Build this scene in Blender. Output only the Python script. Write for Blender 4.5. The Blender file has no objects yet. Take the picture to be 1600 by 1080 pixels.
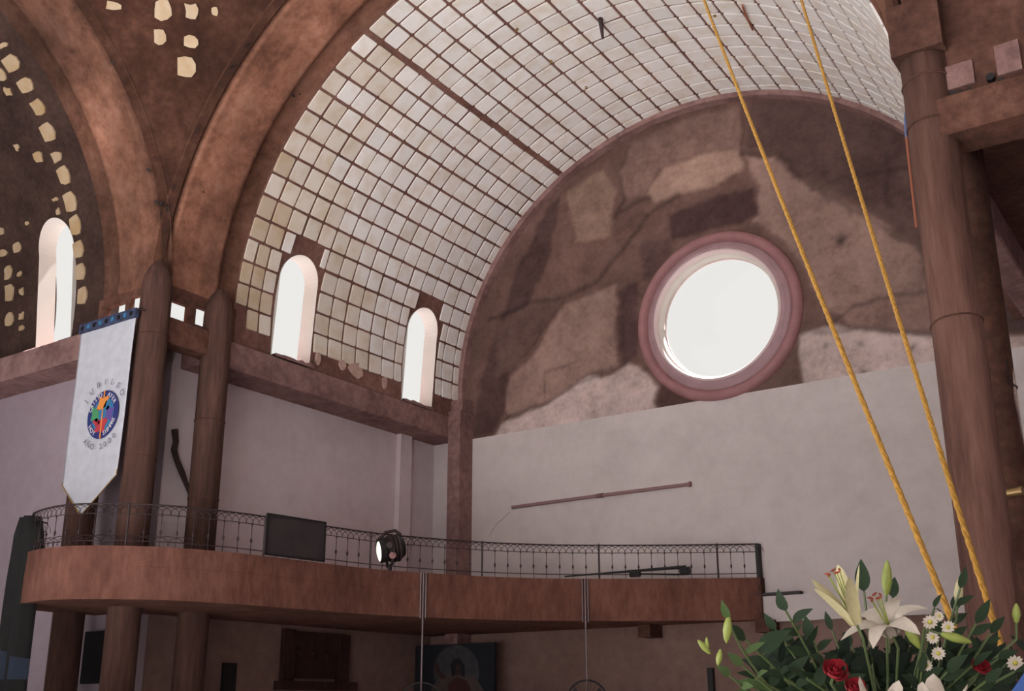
import bpy, bmesh, math, random
import numpy as np
from mathutils import Vector, Matrix
random.seed(7); rng = np.random.default_rng(7)
PI = math.pi
scene = bpy.context.scene
COL = scene.collection

# ------------------------------------------------------------------ scale: plan units (half vault width = 1) -> metres
S = 8.0
ZF = -1.372                       # floor level in plan units
def W(p): return np.array([p[0]*S, p[1]*S, (p[2]-ZF)*S])
def WV(p): return Vector(W(p))

# ------------------------------------------------------------------ camera
YAW, PIT, ROL, FPX = 0.5960, 0.2956, -0.0035, 1700.06
CP = np.array([1.4823, -2.1148, -1.1721])
PPX, PPY = 15.5, 48.6
def _rot():
    cy, sy, cp, sp = math.cos(YAW), math.sin(YAW), math.cos(PIT), math.sin(PIT)
    f = np.array([-sy*cp, cy*cp, sp]); r = np.array([cy, sy, 0.0]); u = np.cross(r, f)
    cr, sr = math.cos(ROL), math.sin(ROL)
    return np.array([r*cr+u*sr, -r*sr+u*cr, f])
RM = _rot()
cd = bpy.data.cameras.new('camera'); cam = bpy.data.objects.new('camera', cd); COL.objects.link(cam)
m3 = Matrix([[RM[0][i], RM[1][i], -RM[2][i]] for i in range(3)])
cam.matrix_world = Matrix.Translation(WV(CP)) @ m3.to_4x4()
cd.sensor_width = 36.0; cd.lens = FPX/1600*36
cd.shift_x = -PPX/1600; cd.shift_y = PPY/1600
cd.clip_start = 0.05; cd.clip_end = 500
scene.camera = cam

# ------------------------------------------------------------------ light: daylight only, bright overcast sky through the openings
wd = bpy.data.worlds.new('sky'); scene.world = wd; wd.use_nodes = True
bg = wd.node_tree.nodes['Background']
bg.inputs[0].default_value = (1.0, 0.985, 0.95, 1); bg.inputs[1].default_value = 0.84
sl = bpy.data.lights.new('sun', 'SUN'); sun = bpy.data.objects.new('sun', sl); COL.objects.link(sun)
sl.energy = 33.0; sl.color = (1.0, 1.0, 1.0); sl.angle = .02
sun.rotation_euler = Vector((-.03, -.32, -.92)).to_track_quat('-Z', 'Y').to_euler()   # high sun behind the end wall, falls on the nave floor
scene.view_settings.view_transform = 'Standard'; scene.view_settings.look = 'None'
scene.view_settings.gamma = 1; scene.view_settings.use_curve_mapping = False
scene.view_settings.exposure = 0.0
scene.cycles.max_bounces = 8; scene.cycles.diffuse_bounces = 6

# ------------------------------------------------------------------ measuring helpers (rays of the surveyed view, in plan units)
def ray(x, y):
    return RM.T @ np.array([(x-800-PPX)/FPX, -(y-540-PPY)/FPX, 1.0])
def on(x, y, ax, v):
    d = ray(x, y); return CP + d*((v-CP[ax])/d[ax])
def at(x, y, dist):               # point at a distance in metres in front of the viewpoint
    return CP + ray(x, y)*dist/S
def proj(P):
    c = (np.atleast_2d(P)-CP) @ RM.T
    return np.stack([800+PPX+FPX*c[:, 0]/c[:, 2], 540+PPY-FPX*c[:, 1]/c[:, 2]], 1)
B = 0.923                         # rise of the vault (its half width is 1)
D = 1.1302                        # depth of the vault
SP = 0.30                         # width of the crossing arches
YC = -SP-1.0                      # centre of the crossing in y
def quad_hit(x, y, c, w):         # far hit of the ray with sum(w*(p-c)^2)=1
    d = ray(x, y); o = CP-c
    a = (w*d*d).sum(); b = 2*(w*o*d).sum(); k = (w*o*o).sum()-1
    t = (-b+math.sqrt(max(b*b-4*a*k, 0)))/(2*a); return CP+d*t

# ------------------------------------------------------------------ materials
def nodes(name):
    m = bpy.data.materials.new(name); m.use_nodes = True
    nt = m.node_tree; return m, nt, nt.nodes['Principled BSDF']
def lin(c):
    return tuple(((v/255)/12.92 if v/255 <= .04045 else ((v/255+.055)/1.055)**2.4) for v in c)+(1,)
def N(nt, t, **k):
    n = nt.nodes.new(t)
    for a, v in k.items():
        if a.startswith('i_'):
            key = a[2:]; key = int(key) if key.isdigit() else key
            n.inputs[key].default_value = v
        else: setattr(n, a, v)
    return n
def mat(name, c, rough=0.7, metal=0.0, spread=0.0, bump=0.0, scale=20.0, emit=None):
    m, nt, p = nodes(name); p.inputs['Roughness'].default_value = rough; p.inputs['Metallic'].default_value = metal
    c = lin(c); p.inputs['Base Color'].default_value = c
    if spread or bump:
        g = N(nt, 'ShaderNodeTexCoord'); n = N(nt, 'ShaderNodeTexNoise', i_2=scale, i_3=5.0)
        nt.links.new(g.outputs['Object'], n.inputs['Vector'])
        if spread:
            mr = N(nt, 'ShaderNodeMapRange', i_3=1-spread, i_4=1+spread); mr.inputs[1].default_value = .3; mr.inputs[2].default_value = .7
            nt.links.new(n.outputs[0], mr.inputs[0])
            mx = N(nt, 'ShaderNodeVectorMath', operation='SCALE'); mx.inputs[0].default_value = c[:3]
            nt.links.new(mr.outputs[0], mx.inputs['Scale']); nt.links.new(mx.outputs[0], p.inputs['Base Color'])
        if bump:
            b = N(nt, 'ShaderNodeBump'); b.inputs['Strength'].default_value = bump; b.inputs['Distance'].default_value = .02
            nt.links.new(n.outputs[0], b.inputs['Height']); nt.links.new(b.outputs[0], p.inputs['Normal'])
    if emit:
        p.inputs['Emission Color'].default_value = c; p.inputs['Emission Strength'].default_value = emit
    return m
def concrete(name, dark, mid, light, s1=1.2, s2=6.0, stretch=(1, 1, 1), col=False, bump=.35, rough=.9, pits=0.0):
    """mottled concrete: two sizes of noise, optional board-mark stretch, optional baked stain attribute"""
    m, nt, p = nodes(name); L = nt.links.new; p.inputs['Roughness'].default_value = rough
    p.inputs['Specular IOR Level'].default_value = .2
    g = N(nt, 'ShaderNodeNewGeometry')
    mp = N(nt, 'ShaderNodeMapping'); mp.inputs['Scale'].default_value = stretch; L(g.outputs['Position'], mp.inputs['Vector'])
    a = N(nt, 'ShaderNodeTexNoise', i_2=s1, i_3=6.0); a.inputs['Roughness'].default_value = .62; L(mp.outputs[0], a.inputs['Vector'])
    b = N(nt, 'ShaderNodeTexNoise', i_2=s2, i_3=8.0); b.inputs['Roughness'].default_value = .65; L(mp.outputs[0], b.inputs['Vector'])
    mx = N(nt, 'ShaderNodeMath', operation='MULTIPLY_ADD'); L(b.outputs[0], mx.inputs[0]); mx.inputs[1].default_value = .45
    sc = N(nt, 'ShaderNodeMath', operation='MULTIPLY'); L(a.outputs[0], sc.inputs[0]); sc.inputs[1].default_value = .55
    L(sc.outputs[0], mx.inputs[2])
    r = N(nt, 'ShaderNodeValToRGB'); e = r.color_ramp.elements
    e[0].position = .36; e[0].color = lin(dark); e[1].position = .64; e[1].color = lin(light)
    k = e.new(.5); k.color = lin(mid); L(mx.outputs[0], r.inputs[0])
    out = r.outputs[0]
    if col:
        at_ = N(nt, 'ShaderNodeVertexColor', layer_name='Col')
        mm = N(nt, 'ShaderNodeMix', data_type='RGBA', blend_type='MULTIPLY'); mm.inputs[0].default_value = 1
        L(out, mm.inputs[6]); L(at_.outputs[0], mm.inputs[7]); out = mm.outputs[2]
    L(out, p.inputs['Base Color'])
    bp = N(nt, 'ShaderNodeBump'); bp.inputs['Strength'].default_value = bump; bp.inputs['Distance'].default_value = .05
    L(b.outputs[0], bp.inputs['Height']); L(bp.outputs[0], p.inputs['Normal'])
    return m

M = {}
M['rib'] = concrete('brown stained concrete', (112, 74, 58), (150, 102, 82), (172, 124, 104), .9, 5, col=True)
M['grey_stone'] = concrete('grey nave stone', (120, 118, 118), (138, 136, 136), (150, 148, 148), .6, 4)  # neutral tone keeps bounce from the unseen walls from turning orange
M['wall_shaded'] = concrete('tan lower wall with shade in colour', (118, 92, 84), (130, 102, 94), (140, 112, 102), .6, 4, bump=.08)  # tan carries the shade and brown bounce below the balcony
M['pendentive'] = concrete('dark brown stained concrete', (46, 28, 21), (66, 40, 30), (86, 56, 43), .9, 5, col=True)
M['mortar_light'] = concrete('pale mortar', (160, 128, 118), (184, 152, 142), (200, 170, 158), 1.5, 8)
M['rib_mid'] = concrete('mid brown concrete', (64, 42, 34), (92, 61, 50), (116, 80, 67), 1.0, 6)
M['rib_dark'] = concrete('dark brown concrete', (62, 40, 34), (84, 56, 47), (104, 72, 60), 1.0, 6)
M['stripped'] = concrete('stripped brown mortar', (46, 32, 28), (64, 46, 40), (80, 59, 51), .9, 7, col=True)
M['mortar'] = concrete('brown mortar', (92, 64, 56), (118, 84, 75), (140, 104, 94), .8, 6)
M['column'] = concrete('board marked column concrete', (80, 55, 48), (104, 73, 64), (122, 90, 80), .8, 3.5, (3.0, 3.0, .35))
M['beam'] = concrete('beam concrete', (106, 78, 75), (134, 102, 98), (156, 122, 117), .9, 5)
M['fascia'] = concrete('balcony concrete', (84, 53, 45), (108, 70, 59), (128, 87, 74), .7, 4, (1.6, 1.6, .6))
M['lunette'] = concrete('bare lunette concrete', (206, 196, 190), (238, 228, 222), (255, 250, 246), 1.1, 7, col=True, bump=.5)
M['plaster'] = concrete('white plaster', (186, 173, 170), (197, 184, 181), (204, 192, 189), .4, 2.5, bump=.08, rough=.8)
M['plaster_cool'] = concrete('grey white plaster', (192, 175, 178), (203, 186, 189), (209, 194, 196), .4, 2.5, bump=.08, rough=.8)
M['plaster_shaded'] = concrete('white plaster with shade in colour', (152, 134, 142), (160, 142, 150), (167, 150, 157), .4, 2.5, bump=.08, rough=.8)  # darker plaster copy; the dimness of the far left is put into its colour
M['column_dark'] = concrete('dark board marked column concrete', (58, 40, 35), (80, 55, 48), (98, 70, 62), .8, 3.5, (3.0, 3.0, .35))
M['ring'] = mat('dusty pink moulding', (150, 104, 104), .7, 0, .12, .2, 3)
M['ring_mid'] = mat('mauve moulding band', (160, 126, 130), .7, 0, .10, .2, 3)
M['ring_light'] = mat('pale moulding bead', (205, 182, 180), .55)
M['reveal'] = mat('pale window reveal', (196, 188, 180), .8, 0, .04, .05, 2)
M['iron'] = mat('dark wrought iron', (58, 42, 42), .6, .3)
M['black'] = mat('black paint', (18, 13, 14), .6, 0, .2, 0, 5)
M['board'] = mat('dark grey board', (50, 39, 41), .7, 0, .25, .1, 3)
M['steel'] = mat('grey steel conduit', (120, 104, 106), .45, .4)
M['cloth'] = mat('white banner cloth', (186, 184, 192), .85, 0, .09, .1, 4)
M['navy'] = mat('navy patterned tape', (52, 58, 84), .8, 0, .5, .1, 9)
M['blue'] = mat('emblem blue', (38, 44, 106), .8)
M['white'] = mat('white print', (215, 210, 214), .8)
M['grey_ink'] = mat('faded grey print', (112, 106, 120), .8)
M['orange'] = mat('orange print', (214, 132, 60), .8)
M['red'] = mat('red print', (178, 52, 62), .8)
M['green'] = mat('green print', (70, 138, 92), .8)
M['teal'] = mat('teal print', (50, 110, 150), .8)
M['violet'] = mat('violet print', (92, 74, 140), .8)
M['rope'] = mat('yellow rope', (164, 118, 44), .85, 0, .2, .4, 60)
M['pipe'] = mat('brown tube', (134, 102, 100), .6)
M['wood'] = concrete('dark carved wood', (44, 26, 24), (58, 36, 32), (72, 46, 40), 3, 12, (1, 1, .3))
M['pcv'] = mat('painted dark canvas', (20, 22, 30), .6, 0, .3, 0, 3)
M['glow'] = mat('painted pale halo', (62, 60, 64), .7, 0, .3, 0, 6)
M['robe'] = mat('painted pale robe', (78, 64, 60), .7, 0, .2, 0, 6)
M['skin'] = mat('painted brown hair and face', (58, 34, 30), .6, 0, .3, 0, 10)
M['redrobe'] = mat('painted red cloth', (66, 32, 26), .6, 0, .2, 0, 6)
M['darkcloth'] = mat('dark green black cloth', (16, 12, 12), .9, 0, .3, .3, 3)
M['bluecloth'] = mat('blue band cloth', (34, 42, 58), .9, 0, .2, .2, 3)
M['gold'] = mat('ochre edging', (150, 120, 66), .6)
M['bark'] = mat('dark bark', (52, 36, 34), .9, 0, .4, .8, 12)
M['lamp'] = mat('lit lamp lens', (255, 250, 236), .4, 0, 0, 0, 1, emit=.9)
M['rust'] = mat('orange brown cord', (150, 88, 62), .8)
M['bluecord'] = mat('blue cord', (92, 104, 140), .8)
M['floor'] = concrete('worn stone floor', (192, 190, 190), (208, 207, 207), (218, 217, 217), .6, 4)
M['leaf'] = mat('dark green leaf', (24, 43, 16), .85, 0, .25, 0, 30)
M['leaf_deep'] = mat('deep green leaf', (22, 34, 20), .9, 0, .3, 0, 30)
M['leaf2'] = mat('mid green leaf', (66, 86, 42), .8, 0, .2, 0, 30)
M['bud'] = mat('yellow green bud', (136, 144, 66), .5, 0, .12, 0, 30)
M['stem'] = mat('green stem', (84, 96, 56), .5)
M['petal'] = mat('cream white petal', (188, 174, 160), .7, 0, .06, 0, 15)
M['petal_y'] = mat('pale yellow petal', (188, 176, 134), .6, 0, .08, 0, 15)
M['anther'] = mat('rust anther', (140, 62, 40), .8)
M['rose'] = mat('deep red rose', (150, 30, 42), .6, 0, .2, 0, 30)
M['eye'] = mat('daisy centre', (176, 164, 70), .8)
M['foam'] = mat('dark green floral foam', (40, 56, 40), .95)
M['brass'] = mat('dull brass', (150, 120, 80), .4, .7)
M['bluerib'] = mat('blue ribbon', (60, 92, 156), .5)
def tile_mat(name, c):
    m, nt, p = nodes(name); L = nt.links.new; p.inputs['Roughness'].default_value = .55
    oi = N(nt, 'ShaderNodeObjectInfo'); g = N(nt, 'ShaderNodeNewGeometry')
    n = N(nt, 'ShaderNodeTexNoise', i_2=2.2, i_3=6.0); L(g.outputs['Position'], n.inputs['Vector'])
    r = N(nt, 'ShaderNodeValToRGB'); e = r.color_ramp.elements
    d = tuple(max(0, v-k) for v, k in zip(c, (12, 18, 28)))
    e[0].position = .30; e[0].color = lin(d); e[1].position = .55; e[1].color = lin(c); L(n.outputs[0], r.inputs[0])
    mr = N(nt, 'ShaderNodeMapRange', i_3=.92, i_4=1.04); L(oi.outputs['Random'], mr.inputs[0])
    v = N(nt, 'ShaderNodeVectorMath', operation='SCALE'); L(r.outputs[0], v.inputs[0]); L(mr.outputs[0], v.inputs['Scale'])
    L(v.outputs[0], p.inputs['Base Color']); return m
M['tile'] = tile_mat('ivory tile', (236, 230, 226))
M['tile_worn'] = tile_mat('worn old tile', (186, 160, 130))
M['tile_mid'] = tile_mat('cream tile', (222, 210, 198))
M['tile_deep'] = tile_mat('deep ivory tile', (204, 184, 162))

# ------------------------------------------------------------------ object helpers
def tag(o, label=None, cat=None, group=None, kind=None):
    if label: o['label'] = label
    if cat: o['category'] = cat
    if group: o['group'] = group
    if kind: o['kind'] = kind
    return o
def empty(name, p, label, cat, group=None, kind=None, world=False):
    o = bpy.data.objects.new(name, None); COL.objects.link(o); o.location = Vector(p) if world else WV(p)
    o.empty_display_size = .2
    return tag(o, label, cat, group, kind)
def wloc(o):
    v = Vector((0, 0, 0))
    while o is not None: v += o.location; o = o.parent
    return v
def obj(name, vs, fs, mt, parent=None, world=False, smooth=False, org=None):
    """vs in plan units (or metres when world); object origin at the middle of its underside"""
    V = np.array(vs, float)
    if not world: V = np.stack([V[:, 0]*S, V[:, 1]*S, (V[:, 2]-ZF)*S], 1)
    if org is None: o0 = np.array([(V[:, 0].min()+V[:, 0].max())/2, (V[:, 1].min()+V[:, 1].max())/2, V[:, 2].min()])
    else: o0 = np.array(org)
    me = bpy.data.meshes.new(name); me.from_pydata((V-o0).tolist(), [], [list(f) for f in fs]); me.update()
    mts = mt if isinstance(mt, (list, tuple)) else [mt]
    for q in mts: me.materials.append(q)
    if smooth: me.shade_smooth()
    o = bpy.data.objects.new(name, me); COL.objects.link(o)
    if parent is not None: o.parent = parent; o.location = Vector(o0)-wloc(parent)
    else: o.location = Vector(o0)
    return o
class MB:
    def __init__(s): s.v = []; s.f = []
    def add(s, v, f):
        n = len(s.v); s.v += [tuple(p) for p in v]; s.f += [tuple(i+n for i in q) for q in f]; return s
    def box(s, a, b):
        x0, y0, z0 = a; x1, y1, z1 = b
        return s.add([(x0,y0,z0),(x1,y0,z0),(x1,y1,z0),(x0,y1,z0),(x0,y0,z1),(x1,y0,z1),(x1,y1,z1),(x0,y1,z1)],
                     [(0,3,2,1),(4,5,6,7),(0,1,5,4),(1,2,6,5),(2,3,7,6),(3,0,4,7)])
    def tube(s, pts, r, n=8, cap=True):
        pts = [np.array(p, float) for p in pts]; k = len(pts); rs = r if hasattr(r, '__len__') else [r]*k
        base = len(s.v); up = None
        for i, p in enumerate(pts):
            t = pts[min(i+1, k-1)]-pts[max(i-1, 0)]; t = t/(np.linalg.norm(t)+1e-12)
            if up is None: up = np.array([0, 0, 1.]) if abs(t[2]) < .9 else np.array([1., 0, 0])
            a = np.cross(t, up); a /= np.linalg.norm(a)+1e-12; b = np.cross(a, t); up = b
            for j in range(n):
                q = 2*PI*j/n; s.v.append(tuple(p+rs[i]*(math.cos(q)*a+math.sin(q)*b)))
        for i in range(k-1):
            for j in range(n):
                a0 = base+i*n+j; a1 = base+i*n+(j+1) % n; s.f.append((a0, a1, a1+n, a0+n))
        if cap:
            s.f.append(tuple(base+j for j in range(n))[::-1]); s.f.append(tuple(base+(k-1)*n+j for j in range(n)))
        return s
    def lathe(s, prof, c=(0, 0, 0), ax=(0, 0, 1), n=24):
        ax = np.array(ax, float); ax /= np.linalg.norm(ax); c = np.array(c, float)
        t = np.array([1., 0, 0]) if abs(ax[0]) < .9 else np.array([0, 1., 0]); u = np.cross(ax, t); u /= np.linalg.norm(u); w = np.cross(ax, u)
        base = len(s.v)
        for r, h in prof:
            for j in range(n):
                q = 2*PI*j/n; s.v.append(tuple(c+h*ax+r*(math.cos(q)*u+math.sin(q)*w)))
        for i in range(len(prof)-1):
            for j in range(n):
                a0 = base+i*n+j; a1 = base+i*n+(j+1) % n; s.f.append((a0, a1, a1+n, a0+n))
        return s
    def grid(s, P):               # P[i][j] points
        h, w = len(P), len(P[0]); base = len(s.v)
        for r in P: s.v += [tuple(p) for p in r]
        for i in range(h-1):
            for j in range(w-1):
                a = base+i*w+j; s.f.append((a, a+1, a+w+1, a+w))
        return s
    def build(s, name, mt, parent=None, world=False, smooth=False, org=None):
        return obj(name, s.v, s.f, mt, parent, world, smooth, org)
def struct(o, label, cat='structure', kind='structure'):
    return tag(o, label, cat, kind=kind)
def bake(o, colors):
    at_ = o.data.color_attributes.new('Col', 'FLOAT_COLOR', 'POINT')
    c = np.ones((len(o.data.vertices), 4), np.float32); c[:, :3] = np.asarray(colors).reshape(len(c), -1)
    at_.data.foreach_set('color', c.ravel())
def punch(o, cutters):
    for c in cutters:
        m = o.modifiers.new('cut', 'BOOLEAN'); m.object = c; m.operation = 'DIFFERENCE'; m.solver = 'EXACT'
    bpy.context.view_layer.update()
    me = bpy.data.meshes.new_from_object(o.evaluated_get(bpy.context.evaluated_depsgraph_get()))
    o.modifiers.clear(); o.data = me
    for c in cutters: bpy.data.objects.remove(c)
def vnoise(P, s, seed=0, octs=4):
    """cheap value noise, P (n,3)"""
    out = np.zeros(len(P)); amp = 1; tot = 0
    for o in range(octs):
        Q = P*s*(2**o)+seed*17.3+o*5.1; i = np.floor(Q).astype(int); f = Q-i; f = f*f*(3-2*f)
        def h(a): 
            n = (a[:, 0]*73856093) ^ (a[:, 1]*19349663) ^ (a[:, 2]*83492791); n = (n ^ (n >> 13))*1274126177 & 0x7fffffff
            return (n % 10007)/10007.
        v = 0
        for dx in (0, 1):
            for dy in (0, 1):
                for dz in (0, 1):
                    w = (f[:, 0] if dx else 1-f[:, 0])*(f[:, 1] if dy else 1-f[:, 1])*(f[:, 2] if dz else 1-f[:, 2])
                    v = v+w*h(i+np.array([dx, dy, dz]))
        out += amp*v; tot += amp; amp *= .5
    return out/tot

# ================================================================== THE SETTING
# floor and the nave walls around the viewpoint
b = MB(); b.box((-3.3, -5.2, ZF-.05), (3.3, 1.6, ZF)); struct(b.build('floor', M['floor']), 'worn pale stone floor of the church', 'floor')

# --- back wall: smooth plaster below, bare patched concrete lunette above, round opening
OC = np.array([.083, .10]); ZP = -.19; YW = D
b = MB(); b.box((-1.19, YW-.006, -.917), (1.75, YW+.09, ZP)); wb = struct(b.build('wall_back', M['plaster']), 'smooth white plaster on the lower end wall under the round window', 'wall')
def pxz(poly): return np.array([on(x, y, 1, YW)[[0, 2]] for x, y in poly])
def inside(P, poly):
    x, z = P[:, 0], P[:, 1]; r = np.zeros(len(P), bool); n = len(poly)
    for i in range(n):
        x0, z0 = poly[i]; x1, z1 = poly[(i+1) % n]
        c = ((z0 > z) != (z1 > z)) & (x < (x1-x0)*(z-z0)/(z1-z0+1e-12)+x0); r ^= c
    return r
def linedist(P, pl):
    d = np.full(len(P), 9.)
    for a, c in zip(pl[:-1], pl[1:]):
        t = np.clip(((P-a) @ (c-a))/((c-a) @ (c-a)+1e-12), 0, 1); d = np.minimum(d, np.linalg.norm(P-(a+t[:, None]*(c-a)), axis=1))
    return d
nx, nz = 400, 170
xs = np.linspace(-1.12, 1.75, nx); zs = np.linspace(ZP, .99, nz)
G = np.array([(x, z) for z in zs for x in xs])
P3 = np.stack([G[:, 0], np.full(len(G), YW), G[:, 1]], 1)
Gw = G + .020*np.stack([vnoise(P3, 14, 1)-.5, vnoise(P3, 14, 2)-.5], 1)*2
base = np.array(lin((116, 92, 86))[:3]); colr = np.tile(base, (len(G), 1))
def paint(poly, c, a=1.0):
    q = pxz(poly); ins_ = inside(Gw, q); d = linedist(Gw, np.vstack([q, q[:1]])); sd_ = np.where(ins_, d, -d)
    w = np.clip((sd_+.010)/.026, 0, 1); w = (w*w*(3-2*w)*a)[:, None]; colr[:] = colr*(1-w)+(np.array(lin(c)[:3])*1.0)*w
paint([(735,690),(752,590),(800,440),(850,330),(880,300),(860,400),(830,470),(800,560),(790,640),(770,675)], (88, 68, 66))
paint([(885,300),(945,262),(960,300),(955,370),(900,380)], (152, 128, 116), .8)
paint([(985,225),(1070,185),(1155,165),(1160,232),(1090,243),(1030,265),(1005,310),(975,312),(962,270)], (136, 112, 106))
paint([(1015,290),(1040,262),(1090,243),(1160,232),(1165,262),(1120,290),(1060,305),(1025,315),(1008,305)], (168, 142, 130))
paint([(1166,150),(1300,160),(1420,205),(1446,395),(1380,345),(1300,300),(1245,272),(1210,238),(1168,232)], (96, 76, 74))
paint([(1168,240),(1210,245),(1245,275),(1300,305),(1385,352),(1446,398),(1452,455),(1380,470),(1330,480),(1290,480),(1270,440),(1230,380),(1175,350),(1182,300)], (156, 131, 124))
paint([(1290,482),(1335,480),(1400,463),(1456,452),(1463,520),(1420,517),(1340,512)], (148, 122, 116))
paint([(1040,335),(1130,302),(1178,290),(1185,340),(1130,358),(1050,375)], (82, 62, 62))
paint([(1000,250+130),(1060,370),(1040,420),(1000,440)], (98, 76, 74))
paint([(885,475),(920,462),(966,442),(968,570),(920,585),(870,620),(800,655),(788,640),(798,590),(845,540)], (156, 131, 124))
paint([(775,500),(830,478),(885,470),(850,520),(800,580),(775,590)], (106, 84, 80))
paint([(968,455),(1000,435),(1000,560),(972,575)], (90, 68, 68))
paint([(770,684),(785,660),(800,656),(850,632),(900,600),(920,588),(935,592),(962,578),(985,570),(1000,575),(1028,605),(1030,660),(770,700)], (206, 188, 186))
paint([(1248,525),(1300,505),(1330,512),(1465,524),(1475,600),(1255,620)], (206, 188, 186))
paint([(1470,150),(1640,150),(1640,525),(1470,522)], (98, 80, 78))
paint([(1470,524),(1640,530),(1640,640),(1470,600)], (206, 188, 186))
paint([(1030,600),(1060,600),(1140,622),(1030,655)], (92, 70, 66))
for pl, w, k in [([(985,230),(965,270),(975,310),(960,340),(985,322),(1012,310)], .010, .62), ([(1160,160),(1163,238)], .007, .7),
                 ([(1166,238),(1210,240),(1260,285),(1330,330),(1446,395)], .011, .6), ([(765,500),(830,474),(885,466),(930,440),(965,400),(1010,340),(1060,305)], .011, .6),
                 ([(880,475),(840,530),(800,580)], .006, .75), ([(1270,522),(1340,514),(1420,520),(1466,526)], .010, .62),
                 ([(1292,505),(1340,478),(1400,462),(1456,452)], .008, .7), ([(790,655),(850,632),(905,600),(935,590)], .008, .65),
                 ([(1380,240),(1392,320)], .010, .75), ([(1265,300),(1330,275),(1420,260)], .008, .8), ([(850,620),(850,580),(905,565)], .005, .7)]:
    q = pxz(pl); d = linedist(Gw, q); colr *= (1-(1-k)*np.exp(-(d/w)**2))[:, None]
for x, y, r, k in [(1315,379,.014,.25), (1350,583,.013,.3), (1292,540,.008,.5), (1352,538,.008,.5), (1428,543,.010,.45), (1318,370,.03,.8)]:
    c = on(x, y, 1, YW)[[0, 2]]; d = np.linalg.norm(Gw-c, axis=1); colr *= (1-(1-k)*np.exp(-(d/r)**2))[:, None]
# weathering: streaks and blotches with their own shape
st = vnoise(P3*np.array([1, 1, .35]), 9, 5); bl = vnoise(P3, 5, 6)
colr *= (.62+.76*bl)[:, None]*(.82+.36*st)[:, None]*(.8+.4*vnoise(P3, 28, 8))[:, None]
keep = []
for i in range(nz-1):
    for j in range(nx-1):
        cx, cz = (xs[j]+xs[j+1])/2, (zs[i]+zs[i+1])/2
        if math.hypot(cx-OC[0], cz-OC[1]) < .245: continue
        if cz > 0 and abs(cx) < 1.1 and (cx/1.06)**2+(cz/(B*1.06))**2 > 1: continue
        if abs(cx) >= 1.1 and cz > .02: continue
        a = i*nx+j; keep.append((a, a+1, a+nx+1, a+nx))
lum = colr.mean(1); rel = (vnoise(P3, 12, 9)-.5)*.006+np.clip((lum-.10)*.02, -.002, .006)
V = P3.copy(); V[:, 1] -= rel
lu = obj('lunette', V, keep, M['lunette'], smooth=True); bake(lu, colr)
struct(lu, 'bare patched brown concrete lunette around the round window', 'wall')
b = MB(); b.box((-1.05, YW+.10, ZP), (-.25, YW+.13, .9)); b.box((.40, YW+.10, ZP), (1.75, YW+.13, .9)); b.box((-.25, YW+.10, ZP), (.40, YW+.13, -.2+.005)); b.box((-.25, YW+.10, .41), (.40, YW+.13, .9))
struct(b.build('wall_outer', M['rib_dark']), 'outer leaf of the end wall behind the concrete', 'wall')

# round window: stepped moulding, reveal and pane
w1 = empty('window_1', (OC[0], YW, OC[1]-.3), 'large round window with stepped pink moulding in the end wall', 'window', kind='structure')
ax = (0, 1, 0); c3 = (OC[0], YW, OC[1])
b = MB(); b.lathe([(.262,-.004),(.268,-.016),(.276,-.022),(.286,-.022),(.295,-.016),(.302,-.004),(.302,.01)], c3, ax, 72); b.build('outer_moulding', M['ring'], w1, smooth=True)
b = MB(); b.lathe([(.232,-.016),(.236,-.020),(.246,-.014),(.256,-.008),(.263,-.006),(.263,.01)], c3, ax, 72); b.build('moulding_band', M['ring_mid'], w1, smooth=True)
b = MB(); b.lathe([(.222,.01),(.222,-.014),(.226,-.021),(.231,-.021),(.234,-.014),(.234,.01)], c3, ax, 72); b.build('pale_bead', M['ring_light'], w1, smooth=True)
b = MB(); b.lathe([(.222,-.002),(.216,.000),(.2135,.004),(.2145,.040),(.30,.040),(.30,.0)], c3, ax, 72); b.build('reveal', M['reveal'], w1, smooth=True)
b = MB(); b.lathe([(.2145,.034),(.2145,.039),(.211,.039),(.211,.034),(.2145,.034)], c3, ax, 72); b.build('glazing_frame', M['ring_light'], w1)
m, nt, p = nodes('clear pane'); 
tr = N(nt, 'ShaderNodeBsdfTransparent'); gl = N(nt, 'ShaderNodeBsdfGlossy'); gl.inputs['Roughness'].default_value = .05; mx = N(nt, 'ShaderNodeMixShader'); mx.inputs[0].default_value = .015
nt.links.new(tr.outputs[0], mx.inputs[1]); nt.links.new(gl.outputs[0], mx.inputs[2]); nt.links.new(mx.outputs[0], nt.nodes['Material Output'].inputs['Surface'])
M['glass'] = m
b = MB(); b.lathe([(.001,.0355),(.2135,.0355)], c3, ax, 72); b.lathe([(.001,.0375),(.2135,.0375)], c3, ax, 72); b.build('pane', M['glass'], w1)

# --- walls under the vaults
WT = -1.13
b = MB(); b.box((-1.19, YW-.004, ZF), (1.75, YW+.09, -.918)); struct(b.build('wall_back_lower', M['wall_shaded']), 'lowest part of the end wall, balcony shade put into its tan colour', 'wall')
b = MB(); b.box((WT-.06, -.20, ZF), (WT-.001, YW, -.918)); struct(b.build('wall_left_lower', M['wall_shaded']), 'lowest part of the left wall, balcony shade put into its tan colour', 'wall')
b = MB(); b.box((WT-.06, -.20, -.917), (WT, YW, -.10)); struct(b.build('wall_left', M['plaster_cool']), 'white plaster wall under the tiled vault, beside the end wall', 'wall')
b = MB(); b.box((-3.3, -.19, ZF), (WT, -.13, -.10)); struct(b.build('wall_far_left', M['plaster_shaded']), 'white plaster wall behind the hanging banner', 'wall')
b = MB(); b.box((1.34, -.24, ZF), (1.40, YW, -.10)); struct(b.build('wall_right', M['plaster_cool']), 'plaster wall hidden behind the right hand pier', 'wall')
b = MB(); b.box((1.34, -.24, ZF), (3.3, -.18, -.10)); struct(b.build('wall_far_right', M['plaster_cool']), 'plaster wall of the right arm, out of view', 'wall')
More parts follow.
